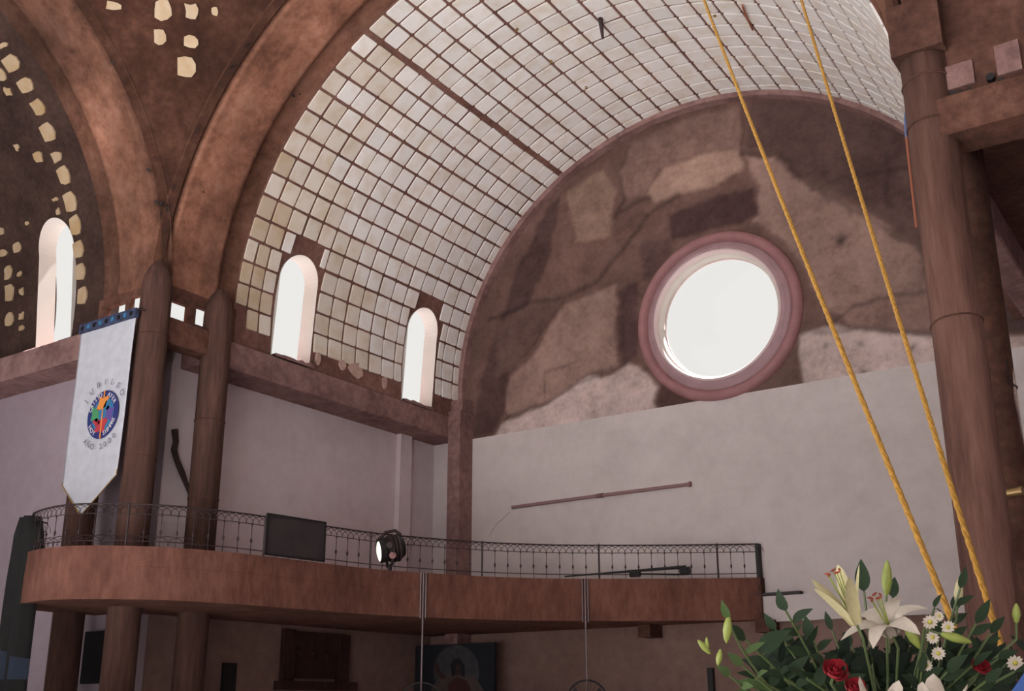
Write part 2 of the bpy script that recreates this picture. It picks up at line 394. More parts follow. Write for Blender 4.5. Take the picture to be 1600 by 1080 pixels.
b = MB(); b.box((1.10, -.27, -.10), (1.40, YW+.08, -.06)); struct(b.build('ceiling_aisle', M['rib_dark']), 'dark slab over the passage behind the right hand pier', 'ceiling')
# unseen walls round the viewpoint, added to block low sky light; open above
HW = .12
b = MB(); b.box((-3.36, -5.26, ZF), (3.36, -5.2, HW)); struct(b.build('wall_front', M['grey_stone']), 'unseen nave wall added behind the viewpoint to block low light', 'wall')
b = MB(); b.box((3.3, -5.2, ZF), (3.36, -.18, HW)); struct(b.build('wall_side', M['plaster']), 'side wall of the right arm', 'wall')
b = MB(); b.box((-3.36, -2.4, ZF), (-3.3, -.17, 1.0)); struct(b.build('wall_end_left', M['grey_stone']), 'unseen end wall of the left arm, raised to block sky light', 'wall')  # unseen wall, made tall to cut sky light from the left

b = MB(); b.box((-1.36, -5.2, ZF), (-1.30, -2.3, .8)); struct(b.build('wall_added_left', M['grey_stone']), 'unseen left wall behind the viewpoint, added to block light', 'wall')  # unseen wall added to cut the light reaching the left side
b = MB(); b.box((-3.36, -2.42, ZF), (-1.30, -2.36, -.06)); struct(b.build('wall_left_arm', M['grey_stone']), 'unseen near wall of the left arm, added to block sky light', 'wall')  # unseen; added to keep open sky off the wall behind the banner
# ledge on the end wall, right of the balcony
b = MB(); b.box((.17, YW-.030, -.925), (1.75, YW-.004, -.848)); struct(b.build('trim_1', M['plaster']), 'white ledge on the end wall beside the balcony end', 'trim')
b = MB(); b.box((.165, YW-.034, -.846), (.31, YW-.004, -.838)); struct(b.build('trim_2', M['board']), 'short dark gap strip above the white ledge', 'trim')
b = MB(); b.box((WT, .90, -.85), (WT+.022, .965, -.12)); struct(b.build('trim_3', M['plaster_cool']), 'thin brown pilaster strip on the white left wall near the corner', 'trim')

# --- beams
def beam(name, a, c, label, mt='beam'):
    b = MB(); (x0, y0, z0), (x1, y1, z1) = a, c; e = .004
    b.box(a, c); o = b.build(name, M[mt]); bm = bmesh.new(); bm.from_mesh(o.data); bmesh.ops.bevel(bm, geom=bm.edges[:], offset=.035, segments=1, affect='EDGES'); bm.to_mesh(o.data); bm.free()
    return struct(o, label, 'beam')
beam('beam', (-1.16, -.10, -.19), (-1.0, YW, -.105), 'long concrete beam at the foot of the tiled vault on the left wall')
beam('beam', (-1.05, -.28, -.176), (-.985, -.05, -.100), 'short concrete beam between the two columns right of the banner', 'rib_mid')
beam('beam', (-3.3, -.31, -.176), (-1.25, -.14, -.093), 'concrete beam at the foot of the brown vault left of the banner')
beam('beam', (-1.28, -.31, -.176), (-1.02, -.22, -.100), 'concrete beam hidden behind the top of the banner')
beam('beam', (1.13, -.335, -.236), (1.75, -.24, -.163), 'concrete beam running right from the big right hand column', 'rib_mid')
beam('beam', (1.06, .02, -.19), (1.12, YW, -.105), 'concrete beam at the far foot of the tiled vault')

b = MB(); b.box((-1.30, -.275, -.135), (-1.03, -.11, -.112)); struct(b.build('ceiling_corner', M['rib_dark']), 'small dark slab added behind the left pier beams to stop a light leak', 'ceiling')  # slab added to stop sky light leaking onto the wall between the columns
# --- columns
def column(x, y, r, z1, label, mt='column', seams=(), taper=False):
    t = empty('column', (x, y, ZF), label, 'column', kind='structure')
    b = MB(); b.lathe([(.001, ZF), (r, ZF), (r, z1)]+([(r*.97, z1+.02), (r*.86, z1+.045), (r*.62, z1+.07), (r*.25, z1+.09)] if taper else [])+[(.001, z1+(.095 if taper else 0))], (x, y, 0), (0, 0, 1), 40); o = b.build('shaft', M[mt], t, smooth=False)
    for f in o.data.polygons: f.use_smooth = len(f.vertices) == 4 and abs(f.normal.z) < .5
    for z, tilt in seams:
        pts = [(x+(r+.0005)*math.cos(q), y+(r+.0005)*math.sin(q), z+tilt*math.cos(q+1.)) for q in np.linspace(0, 2*PI, 41)]
        b = MB(); b.tube(pts, .0018, 5); b.build('casting_seam', M['rib_dark'], t)
    return t
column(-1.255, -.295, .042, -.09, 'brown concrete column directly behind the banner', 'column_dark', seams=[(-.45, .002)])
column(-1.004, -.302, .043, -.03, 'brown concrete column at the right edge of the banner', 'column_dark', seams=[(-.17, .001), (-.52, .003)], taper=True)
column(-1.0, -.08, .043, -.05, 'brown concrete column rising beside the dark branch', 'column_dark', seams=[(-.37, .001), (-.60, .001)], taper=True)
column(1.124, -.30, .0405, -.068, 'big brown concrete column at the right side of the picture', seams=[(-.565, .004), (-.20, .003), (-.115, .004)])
column(1.125, -.045, .036, -.10, 'dark column just behind the big right hand column', 'rib_dark', seams=[(-.62, .003)])  # darker concrete than its neighbour; the shadow it stands in is put into colour
b = MB(); b.box((-1.0, 1.045, ZF), (-.943, YW, -.09)); struct(b.build('pilaster', M['beam']), 'square brown pilaster in the corner of the left wall and end wall', 'pilaster')
b = MB(); b.box((-1.0, 1.060, -.088), (-.945, YW, -.045)); struct(b.build('pilaster', M['beam']), 'small pale block on top of the corner pilaster', 'pilaster')

b = MB(); b.box((1.079, -.345, -.066), (1.168, -.262, .035)); struct(b.build('springer', M['rib_dark']), 'square brown springer block on top of the big right hand column', 'block')
# --- main tiled vault
def Rv(y): return 1.026-.026*max(0, min(1, y/D))
def vpt(th, y, off=0.0):          # th degrees from the left springing; off inward
    R = Rv(y)-off; t = math.radians(th); return np.array([-R*math.cos(t), y, B*R*math.sin(t)])
ZB = -.106
def shell_profile(R0, B0):
    pr = [(-R0, ZB), (-R0, -.05)]+[(-R0*math.cos(t), B0*R0*math.sin(t)) for t in np.radians(np.linspace(0, 180, 91))]+[(R0, -.05), (R0, ZB)]
    return pr
def vault_mesh(name, mt, axis, c, y0, y1, R0, R1, th=.055, ny=12):
    """thick barrel shell; axis 'y' (main) or 'x'; c = centre of the profile; straight feet down to ZB"""
    b = MB(); ring = []
    for k in range(ny+1):
        f = k/ny; y = y0+(y1-y0)*f; R = R0+(R1-R0)*f
        pi = shell_profile(R, B); po = [(p[0]*(R+th)/R, p[1]*((R+th)/R if p[1] > 0 else 1)) for p in pi]
        ring.append([(p[0], p[1]) for p in pi]+[(p[0], p[1]) for p in po[::-1]])
    n = len(ring[0])
    for k, r in enumerate(ring):
        y = y0+(y1-y0)*k/ny
        for u, z in r: b.v.append((u, y, z) if axis == 'y' else (y, c+u, z))
    for k in range(ny):
        for j in range(n): b.f.append((k*n+j, k*n+(j+1) % n, (k+1)*n+(j+1) % n, (k+1)*n+j))
    h = n//2
    for k in (0, ny):
        for j in range(h-1): b.f.append((k*n+j, k*n+j+1, k*n+n-2-j, k*n+n-1-j))
    o = b.build(name, mt)
    bm = bmesh.new(); bm.from_mesh(o.data); bmesh.ops.recalc_face_normals(bm, faces=bm.faces[:]); bm.to_mesh(o.data); bm.free()
    return o
def arch_cutter(axis, pos, u0, u1, zb, zt):
    """prism with a round head; axis 'x': runs along x at x~pos with u=y"""
    r = (u1-u0)/2; uc = (u0+u1)/2; pr = [(u0, zb), (u1, zb)]+[(uc+r*math.cos(t), zt-r*1.05+r*1.05*math.sin(t)) for t in np.linspace(0, PI, 17)]
    b = MB(); n = len(pr)
    for s in (-.25, .25):
        for u, z in pr: b.v.append((pos+s, u, z) if axis == 'x' else (u, pos+s, z))
    b.f.append(tuple(range(n))[::-1]); b.f.append(tuple(range(n, 2*n)))
    for j in range(n): b.f.append((j, (j+1) % n, n+(j+1) % n, n+j))
    o = b.build('cutter', M['reveal'])
    bm = bmesh.new(); bm.from_mesh(o.data); bmesh.ops.recalc_face_normals(bm, faces=bm.faces[:]); bm.to_mesh(o.data); bm.free()
    return o
WIN = [(.155, .325, -.100, .264), (.778, .950, -.104, .268)]
vault = vault_mesh('ceiling', M['mortar'], 'y', 0, 0.0, D+.03, Rv(0), Rv(D), ny=14)
punch(vault, [arch_cutter('x', -1.03, *w) for w in WIN])
struct(vault, 'barrel vault lined with square ivory tiles over the end wall', 'ceiling')
# reveals of the two arched windows
for k, (u0, u1, zb, zt) in enumerate(WIN):
    wn = empty('window_%d' % (k+2), (-1.03, (u0+u1)/2, zb), ['arched open window low in the tiled vault, nearer the columns', 'arched open window low in the tiled vault, next to the corner'][k], 'window', kind='structure')
    r = (u1-u0)/2; uc = (u0+u1)/2
    pr = [(u0, zb)]+[(uc-r*math.cos(t), zt-r*1.05+r*1.05*math.sin(t)) for t in np.linspace(0, PI, 21)]+[(u1, zb)]
    def xin(z): return -1.0*(Rv(uc))*math.sqrt(max(0, 1-(max(z, 0)/(B*Rv(uc)))**2))
    rows = []
    for u, z in pr:
        uu = uc+(u-uc)*.985; zz = z-.002 if z > zb else z; xi = xin(zz)+.001
        rows.append([(xi, uu, zz), (xi-.02, uu, zz), (xi-.062, uu, zz)])
    b = MB(); b.grid(rows); b.build('reveal', M['reveal'], wn, smooth=False)
    b = MB(); jag = [(-.998+.004*random.random(), u0+(u1-u0)*i/9, zb+.004+.008*random.random()) for i in range(10)]
    b.grid([[(x, u, zb-.004) for x, u, z in jag], [(x, u, z) for x, u, z in jag], [(x-.07, u, z-.002) for x, u, z in jag]]); b.build('broken_sill', M['beam'], wn)
# tiles: real pieces standing proud of the mortar
NC = 17; DY = D/NC; rowb = [59.2-4.42*k for k in range(15)]; k = 59.2
rows_b = sorted(rowb)
while rows_b[-1] < 178: rows_b.append(rows_b[-1]+4.42)
TS = 1.0
def tile_mesh(w, h, seed):
    """bevelled slab with softened corners, in metres, lying in local xy, z towards the room"""
    r = random.Random(seed); c = min(w, h)*.06
    pts = [(-w/2+c, -h/2), (w/2-c, -h/2), (w/2, -h/2+c), (w/2, h/2-c), (w/2-c, h/2), (-w/2+c, h/2), (-w/2, h/2-c), (-w/2, -h/2+c)]
    pts = [(x+r.uniform(-.008, .008), y+r.uniform(-.008, .008)) for x, y in pts]
    v = [(x, y, -.03) for x, y in pts]+[(x, y, .012) for x, y in pts]+[(x*.965, y*.965, .022) for x, y in pts]
    f = [tuple(range(16, 24))]
    for j in range(8):
        q = (j+1) % 8; f += [(j, q, 8+q, 8+j), (8+j, 8+q, 16+q, 16+j)]
    me = bpy.data.meshes.new('tile'); me.from_pydata(v, [], f); me.update(); return me
meshcache = {}
def get_tile(w, h, mt):
    key = (round(w, 2), round(h, 2), random.randrange(3), mt)
    if key not in meshcache: me = tile_mesh(key[0], key[1], hash(key[:3]) & 999); me.materials.append(M[mt]); meshcache[key] = me
    return meshcache[key]
specs = []
for ri in range(len(rows_b)-1):
    t0, t1 = rows_b[ri], rows_b[ri+1]; th0 = (t0+t1)/2
    gl = .011 if abs(t0-59.2) < .1 else .0040; gh = .011 if abs(t1-59.2) < .1 else .0040
    rowgap = random.choice([0, 0, 0, .003, .002]); cols = list(range(NC))
    for ci in cols:
        y0, y1 = ci*DY, (ci+1)*DY
        if ri == 0 and ci == 0: continue
        jit = random.uniform(-.0012, .0012)
        if th0 < 17 and ci < 3: y0, y1 = [(.0, .047), (.047, .096), (.096, .147)][ci]
        y0 += .0036+jit+random.choice([0, 0, .0015]); y1 -= .0036-jit
        a0, a1 = t0+math.degrees(gl+rowgap*.5), t1-math.degrees(gh+random.choice([0, 0, .001]))
        zlo, zhi = B*math.sin(math.radians(a0)), B*math.sin(math.radians(a1))
        skip = False
        for u0, u1, zb, zt in WIN:
            mg = .009; rr = (u1-u0)/2; uc = (u0+u1)/2
            if th0 < 90 and zlo < zt+.014 and y1 > u0-mg and y0 < u1+mg:
                zz = max(zlo, 0)
                hw = rr if zz < zt-rr*1.05 else rr*math.sqrt(max(0, 1-((zz-(zt-rr*1.05))/(rr*1.05))**2))
                e0, e1 = uc-hw-mg, uc+hw+mg*1.8
                if zz > zt: continue
                if y0 < e0 and y1 > e0 and y1 < e1+.02: y1 = min(y1, e0)
                elif y1 > e1 and y0 < e1: y0 = max(y0, e1)
                elif y0 >= e0 and y1 <= e1: skip = True
                elif y0 < e0 and y1 > e1: y1 = e0
        if skip or y1-y0 < .018: continue
        specs.append((a0, a1, y0, y1, ri, ci))
def tile_frame(a0, a1, y0, y1):
    th, y = (a0+a1)/2, (y0+y1)/2
    p = vpt(th, y, 0.0); pa, pb = vpt(a0, y), vpt(a1, y); ya, yb = vpt(th, y0), vpt(th, y1)
    ey = (yb-ya); w = np.linalg.norm(ey); ey /= w; et = pb-pa; h = np.linalg.norm(et); et -= ey*(et @ ey); et /= np.linalg.norm(et)
    p = (pa+pb)/2
    n = np.cross(ey, et)
    if n @ (np.array([0, y, .2])-p) < 0: n = -n; ey = -ey
    return p+n*.0018, ey, et, n, w*S, h*S
areas = []
for sp in specs:
    p, ex, et, n, w, h = tile_frame(*sp[:4]); q = proj([p])[0]; d = np.linalg.norm(p-CP)
    vis = (-20 < q[0] < 1620) and (-25 < q[1] < 1100) and n @ (CP-p) > 0 and not (q[0] > 1415)
    areas.append((w*h*max(0, n @ (CP-p))/d**3) if vis else 0)
order = np.argsort(-np.array(areas)); single = set(order[:300].tolist())
rest = MB()
for i, sp in enumerate(specs):
    p, ex, et, n, w, h = tile_frame(*sp[:4]); q_ = sp[2]/.5+sp[0]/55+random.uniform(-.25, .25); mt = 'tile_deep' if q_ < .35 and sp[0] < 60 else ('tile_mid' if q_ < 1.15 and sp[0] < 80 else 'tile')  # deeper tile tones grow likelier towards the low front of the vault
    rot = Matrix([[ex[0], et[0], n[0]], [ex[1], et[1], n[1]], [ex[2], et[2], n[2]]]).to_4x4()
    me = get_tile(w, h, mt)
    mw = Matrix.Translation(WV(p)) @ rot @ Matrix.Rotation(random.uniform(-.012, .012), 4, 'Z')
    if i in single:
        o = bpy.data.objects.new('tile', me); COL.objects.link(o); o.parent = vault
        o.matrix_basis = Matrix.Translation(-vault.location) @ mw
    else:
        rest.add([tuple(mw @ v.co) for v in me.vertices], [tuple(q.vertices) for q in me.polygons])
o = rest.build('tile', M['tile'], vault, world=True); o['kind'] = 'stuff'
# remnants of mortar bed on the foot of the vault
for x, y, w, h in [(556, 578, .075, .060), (600, 597, .030, .05), (535, 570, .03, .04), (497, 560, .022, .045), (707, 640, .02, .03)]:
    p = on(x, y, 0, -1.012); 
    pts = [(p[0]+.004, p[1]+w/2*math.cos(t)*random.uniform(.7, 1.1), p[2]+h/2*math.sin(t)*random.uniform(.7, 1.1)) for t in np.linspace(0, 2*PI, 11)[:-1]]
    v = pts+[(q[0]-.012, q[1], q[2]) for q in pts]; obj('mortar_patch', v, [tuple(range(10))]+[(j, (j+1) % 10, 10+(j+1) % 10, 10+j) for j in range(10)], M['mortar_light'], vault)
# small fittings on the vault: stub bar, hook and anchor holes
def on_vault(x, y): return quad_hit(x, y, np.zeros(3), np.array([1/1.012**2, 0, 1/(B*1.012)**2]))
a = on_vault(938, 28); c = a+np.array([.004, .005, -.075])
b = MB(); b.tube([W(a+np.array([0, 0, .02])), W(a), W(c)], [.05, .07, .035], 8); tag(b.build('hanging_stub', M['iron'], None, world=True, smooth=True), 'short dark iron stub hanging from the crown of the tiled vault', 'stub')
a = on_vault(1160, 5); c = on_vault(1176, 44)
b = MB(); b.tube([W(a+[0, 0, .01]), W(a-[0, 0, .012]), W((a+c)/2-[0, 0, .014]), W(c-[0, 0, .006])], .025, 6); tag(b.build('bent_bar', M['rust'], None, world=True), 'thin rusty bar end bent out of the tiled vault near the yellow rope', 'bar')
for x, y in [(807, 42), (860, 92), (915, 133), (965, 172), (1118, 20)]:
    p = on_vault(x, y); n = np.array([-p[0], 0, -p[2]/B**2]); n /= np.linalg.norm(n)
    b = MB(); b.lathe([(.001, .0), (.0045, .0), (.0055, -.004)], p+n*.0085, -n, 10); b.build('anchor_hole', M['gold'], vault)
# rim of the vault on the end wall
b = MB(); ths = np.linspace(-3, 183, 110)
def rim(th, r, y): t = math.radians(th); return (-r*math.cos(t), y, B*r*math.sin(t))
pts = [[rim(t, 1.01, D-.034), rim(t, .985, D-.034), rim(t, .978, D-.030), rim(t, .974, D+.002)] for t in ths]
b.grid(pts); struct(b.build('trim_4', M['beam']), 'thin concrete rib where the tiled vault meets the end wall', 'trim')

# --- crossing arches, pendentives, arm vaults
GR = np.array([.62, .60, .60])
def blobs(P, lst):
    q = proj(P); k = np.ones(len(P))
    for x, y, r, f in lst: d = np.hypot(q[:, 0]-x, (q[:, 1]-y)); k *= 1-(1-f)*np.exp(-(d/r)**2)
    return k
def arch_band(name, axis, sgn, lab, spots, a0, a1, mt='rib', tone=.86):
    """soffit of a crossing arch with a recessed dark strip at each side; axis 'y': main arch (y=-.3..0), 'x': arm arch"""
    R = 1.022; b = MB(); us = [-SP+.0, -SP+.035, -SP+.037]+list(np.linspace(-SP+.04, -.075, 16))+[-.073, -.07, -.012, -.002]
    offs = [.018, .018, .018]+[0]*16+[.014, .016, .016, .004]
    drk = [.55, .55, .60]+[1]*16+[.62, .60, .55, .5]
    th = np.linspace(a0, a1, 170); P = []; C = []
    for t in th:
        r = math.radians(t); row = []
        for u, o_, d_ in zip(us, offs, drk):
            spl = .056*max(0, min(1, (t-100)/70))*(-u/SP) if axis == 'y' else 0
            rr = R+o_+spl; uu = -rr*math.cos(r) if t > 0 else -rr; z = B*rr*math.sin(r) if t > 0 else t/57.3*B
            row.append((uu, u, z) if axis == 'y' else (sgn*(1.0+(u+SP))+(.062*(-u/SP) if sgn > 0 else 0), YC-uu, z)); C.append(d_)
        P.append(row)
    b.grid(P); o = b.build(name, M[mt], smooth=True)
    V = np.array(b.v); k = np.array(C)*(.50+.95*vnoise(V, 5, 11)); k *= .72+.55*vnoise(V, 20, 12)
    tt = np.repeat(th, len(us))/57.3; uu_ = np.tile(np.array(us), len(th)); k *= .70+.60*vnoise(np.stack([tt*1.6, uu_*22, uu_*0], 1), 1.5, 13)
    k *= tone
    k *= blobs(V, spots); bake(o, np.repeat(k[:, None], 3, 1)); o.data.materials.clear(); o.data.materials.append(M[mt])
    return struct(o, lab, 'arch')
pits = [(460,148,6,.2),(463,152,5,.3),(112,80,6,.4),(232,265,4,.2),(245,316,6,.15),(262,325,4,.25),(255,318,5,.3),(344,133,4,.4),(363,105,4,.4),(388,70,5,.4),(308,203,5,.4),(270,292,4,.4),(175,98,6,.5),(120,12,6,.4)]
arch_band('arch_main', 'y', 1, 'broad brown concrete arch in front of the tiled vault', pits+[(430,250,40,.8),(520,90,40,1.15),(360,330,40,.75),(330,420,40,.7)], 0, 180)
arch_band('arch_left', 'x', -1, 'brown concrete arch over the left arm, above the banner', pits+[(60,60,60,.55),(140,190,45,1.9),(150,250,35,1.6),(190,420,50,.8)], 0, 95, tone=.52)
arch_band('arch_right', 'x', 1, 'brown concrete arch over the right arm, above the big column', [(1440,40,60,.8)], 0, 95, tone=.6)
def pit(par, p, n, r):
    n = n/np.linalg.norm(n); u = np.cross(n, [.3, .2, 1.]); u /= np.linalg.norm(u); w = np.cross(n, u); k = 9
    rr = [r*random.uniform(.6, 1.2) for _ in range(k)]; ring = lambda f, h: [p+n*h+(u*math.cos(2*PI*j/k)+w*math.sin(2*PI*j/k)*.6)*rr[j]*f for j in range(k)]
    obj('pit', ring(1, .0012)+ring(.7, .0004), [(j, (j+1) % k, k+(j+1) % k, k+j) for j in range(k)]+[tuple(range(k, 2*k))], M['black'], par)
am = bpy.data.objects['arch_main']
for x, y, r in [(458, 149, .008), (468, 147, .005), (363, 105, .004), (344, 133, .004), (388, 70, .005), (318, 300, .004), (352, 345, .004)]:
    p = quad_hit(x, y, np.zeros(3), np.array([1/1.022**2, 0, 1/(B*1.022)**2])); pit(am, p, np.array([-p[0], 0, -p[2]/B**2]), r)
def pendentive(sx, lab, spots):
    P = []; R2 = 2.0
    for t in np.linspace(0.0, 1.0, 90):
        r2 = R2-t*t; e = math.sqrt(max(r2-1, 0)); p0 = math.atan2(e, 1.0); p1 = math.atan2(1.0, e)
        r = math.sqrt(r2); P.append([(sx*r*math.cos(q)*1.022+(.062*max(0, r*math.cos(q))**3 if sx > 0 else 0), YC+r*math.sin(q)*1.022, B*t*1.022) for q in np.linspace(p0, p1, 70)])
    for h in (.12, .3, .55):
        P.append([(sx*1.022*math.cos(q), YC+1.022*math.sin(q), B*1.022+h) for q in np.linspace(0, PI/2, 70)])
    b = MB(); b.grid(P); o = b.build('pendentive', M['pendentive'], smooth=True); V = np.array(b.v)
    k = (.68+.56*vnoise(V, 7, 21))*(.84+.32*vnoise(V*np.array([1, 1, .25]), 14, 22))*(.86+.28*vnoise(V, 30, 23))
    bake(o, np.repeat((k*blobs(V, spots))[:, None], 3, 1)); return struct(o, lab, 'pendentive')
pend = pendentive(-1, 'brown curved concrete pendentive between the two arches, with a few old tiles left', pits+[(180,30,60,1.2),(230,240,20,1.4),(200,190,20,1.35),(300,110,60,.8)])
pendentive(1, 'brown curved concrete above the big right hand column', [(1500,40,60,.7)])
for x, y, r in [(232, 265, .006), (245, 316, .008), (262, 325, .006), (250, 318, .006), (270, 292, .004), (308, 203, .005), (175, 98, .005)]:
    p = quad_hit(x, y, np.array([0, YC, 0]), np.array([1., 1., 1/B**2])/(2*1.022**2)); pit(pend, p, np.array([-p[0], YC-p[1], -p[2]/B**2]), r)
# small wall with square openings between the pier columns
def pier_wall(axis, u0, u1, pos, holes, lab):
    b = MB(); zs_ = (-.105, .008)
    xs_ = sorted([u0, u1]+[h for q in holes for h in q[:2]]); 
    for i in range(len(xs_)-1):
        a, c = xs_[i], xs_[i+1]; hq = [q for q in holes if q[0] <= (a+c)/2 <= q[1]]
        segs = [zs_] if not hq else [(zs_[0], hq[0][2]), (hq[0][3], zs_[1])]
        for z0, z1 in segs:
            if axis == 'y': b.box((pos-.014, a, z0), (pos, c, z1))
            else: b.box((a, pos, z0), (c, pos+.014, z1))
    return struct(b.build('pier_wall', M['rib_mid']), lab, 'wall')
h1 = [on(266, 466, 0, -1.016)[1], on(295, 466, 0, -1.016)[1], -.092, -.038]; h2 = [on(307, 480, 0, -1.016)[1], on(336, 480, 0, -1.016)[1], -.084, -.030]
pier_wall('y', -.30, .0, -1.016, [h1, h2], 'strip of wall with two square light holes right of the banner column')
h3 = [on(197, 470, 1, -.3)[0], on(216, 470, 1, -.3)[0], -.07, -.015]; h4 = [on(160, 480, 1, -.3)[0], on(188, 480, 1, -.3)[0], -.085, -.022]
pier_wall('x', -1.30, -1.0, -.284, [h4, h3], 'strip of wall with two square light holes above the banner')
# right pier: the same wall with its square openings plastered up
b = MB(); b.box((1.10, -.31, -.17), (1.75, -.27, .10)); pr_ = b.build('pier_wall', M['rib_dark']); struct(pr_, 'brown wall with plastered up square holes above the right hand beam', 'wall')
for x0, y0, x1, y1 in [(1476, 105, 1520, 142), (1552, 72, 1592, 120)]:
    p, q = on(x0, y0, 1, -.316), on(x1, y0, 1, -.316); r = on(x0, y1, 1, -.316)
    b = MB(); b.box((p[0], -.3155, r[2]), (q[0], -.30, p[2])); b.build('plaster_infill', M['beam'], pr_)
for x, y, r in [(1490, 148, .005), (1502, 146, .005), (1516, 141, .004), (1548, 122, .007), (1566, 130, .008)]:
    p = on(x, y, 1, -.316); b = MB(); b.lathe([(.0005, -.0065), (r, -.0065), (r*1.05, .01)], p, (0, 1, 0), 9); b.build('broken_hole', M['black'], pr_)

rv = vault_mesh('ceiling', M['rib_dark'], 'x', YC, 1.30, 3.3, 1.03, 1.03, ny=6); struct(rv, 'brown barrel vault of the right arm, added over the viewpoint to shade the flowers', 'ceiling')  # right arm vault added to keep the sun off the flowers
# left arm vault: stripped brown mortar with a few tiles left
lv = vault_mesh('ceiling', M['stripped'], 'x', YC, -3.3, -1.30, 1.03, 1.03, ny=10)
wl = [on(52, 540, 1, -.28)[0], on(107, 525, 1, -.28)[0]]; wz = (-.085, on(82, 349, 1, -.30)[2]-.005)
punch(lv, [arch_cutter('y', -.30, wl[0], wl[1], *wz)])
bm = bmesh.new(); bm.from_mesh(lv.data); bmesh.ops.triangulate(bm, faces=bm.faces[:]); bmesh.ops.subdivide_edges(bm, edges=[e for e in bm.edges if e.calc_length() > .5], cuts=2, use_grid_fill=True); bm.to_mesh(lv.data); bm.free()
bake(lv, np.ones((len(lv.data.vertices), 3))); struct(lv, 'brown barrel vault of the left arm with most of its tiles gone', 'ceiling')
wn = empty('window_4', ((wl[0]+wl[1])/2, -.28, wz[0]), 'arched open window in the brown vault, left of the banner', 'window', kind='structure')
r = (wl[1]-wl[0])/2; uc = (wl[0]+wl[1])/2
prf = [(wl[0], wz[0])]+[(uc-r*math.cos(t), wz[1]-r*1.05+r*1.05*math.sin(t)) for t in np.linspace(0, PI, 21)]+[(wl[1], wz[0])]
def yin(z): return YC+1.03*math.sqrt(max(0, 1-(max(z, 0)/(B*1.03))**2))
rows = []
for u, z in prf:
    uu = uc+(u-uc)*.985; zz = z-.002 if z > wz[0] else z; yi = yin(zz)-.001; rows.append([(uu, yi, zz), (uu, yi+.02, zz), (uu, yi+.062, zz)])
b = MB(); b.grid(rows); b.build('reveal', M['reveal'], wn)
b = MB(); jag = [(wl[0]+(wl[1]-wl[0])*i/8, -.272+.003*random.random(), wz[0]+.004+.010*random.random()) for i in range(9)]
b.grid([[(x, y, wz[0]-.005) for x, y, z in jag], jag, [(x, y+.07, z) for x, y, z in jag]]); b.build('broken_sill', M['beam'], wn)
def remnant(parent, p, n, up, w, h, ragged=.2, mt='tile_worn'):
    n = n/np.linalg.norm(n); e = up-n*(up @ n); e /= np.linalg.norm(e); s = np.cross(e, n); k = 9
    pts = []
    for j in range(k):
        t = 2*PI*(j+.5)/k; q = max(abs(math.cos(t)), abs(math.sin(t))); f = (1-random.random()*ragged)/q
        pts.append((w/2*math.cos(t)*f, h/2*math.sin(t)*f))
    v = [p+s*x+e*y+n*.005 for x, y in pts]+[p+s*x+e*y-n*.006 for x, y in pts]
    return obj('tile', v, [tuple(range(k))]+[(j, (j+1) % k, k+(j+1) % k, k+j) for j in range(k)], M[mt], parent)
L1 = [(19,98,24,24,.1),(2,115,14,22,.2),(41,132,24,22,.15),(13,143,14,16,.5),(61,167,20,24,.2),(76,206,22,28,.12),(61,245,15,20,.35),(91,245,18,20,.4),(101,274,20,28,.2),(111,315,20,30,.1),
      (119,352,18,30,.1),(123,389,17,24,.15),(92,331,8,12,.4),(28,387,15,18,.25),(4,361,8,14,.4),(27,230,8,14,.6),(43,349,6,6,.3),(87,312,12,6,.5),(6,70,16,8,.4),
      (124,390,17,26,.1),(127,425,16,26,.1),(130,462,16,28,.1),(7,395,14,12,.35),(14,427,16,22,.35),(32,428,9,8,.5),(16,457,16,28,.2),(35,457,9,14,.6),(16,499,16,24,.3),(35,494,10,12,.55),(35,513,9,8,.3),(44,349,7,5,.4)]
for x, y, w, h, rg in L1:
    p = quad_hit(x, y, np.array([0, YC, 0]), np.array([0, 1/1.03**2, 1/(B*1.03)**2])); n = np.array([0, YC-p[1], -p[2]/B**2]); d = (CP-p) @ RM[2]; d = abs(d)
    if p[2] < 0: p = on(x, y, 1, YC+1.03); n = np.array([0, -1., 0])
    k_ = abs(RM[2] @ (p-CP))/FPX; p = p.copy()
    if p[0] > -1.31: p[0] = -1.31
    remnant(lv, p, n, np.array([0, 0, 1.]), w*k_*1.45, h*k_*1.05, rg)
for x, y, w, h, rg in [(255,16,28,30,.25),(300,18,22,24,.3),(336,18,10,12,.3),(250,58,20,24,.25),(298,65,24,18,.25),(292,105,27,28,.1),(178,9,22,14,.4)]:
    p = quad_hit(x, y, np.array([0, YC, 0]), np.array([1., 1., 1/B**2])/(2*1.022**2)); n = np.array([-p[0], YC-p[1], -p[2]/B**2])
    k_ = abs(RM[2] @ (p-CP))/FPX; remnant(pend, p, n, np.array([0, 0, 1.]), w*k_*1.05, h*k_*1.15, rg)

# ================================================================== BALCONY
CV = [(-1.285,-.30),(-1.255,-.42),(-1.17,-.505),(-1.04,-.543),(-.93,-.535),(-.84,-.48),(-.765,-.40),(-.725,-.32),(-.70,-.24),(-.683,-.16),(-.66,.06),(-.635,.24),(-.59,.37),(-.50,.555),(-.40,.69),(-.285,.80),(-.05,.965),(.185,1.105)]
def catmull(P, n=10):
    P = [np.array(p, float) for p in P]; Q = [2*P[0]-P[1]]+P+[2*P[-1]-P[-2]]; out = []
    for i in range(1, len(Q)-2):
        for k in range(n):
            t = k/n; a, b_, c, d = Q[i-1:i+3]
            out.append(.5*((2*b_)+(c-a)*t+(2*a-5*b_+4*c-d)*t*t+(3*b_-a-3*c+d)*t**3))
    out.append(P[-1]); return np.array(out)
CUR = catmull(CV, 10); seg = np.r_[0, np.cumsum(np.linalg.norm(np.diff(CUR, axis=0), axis=1))]; LEN = seg[-1]
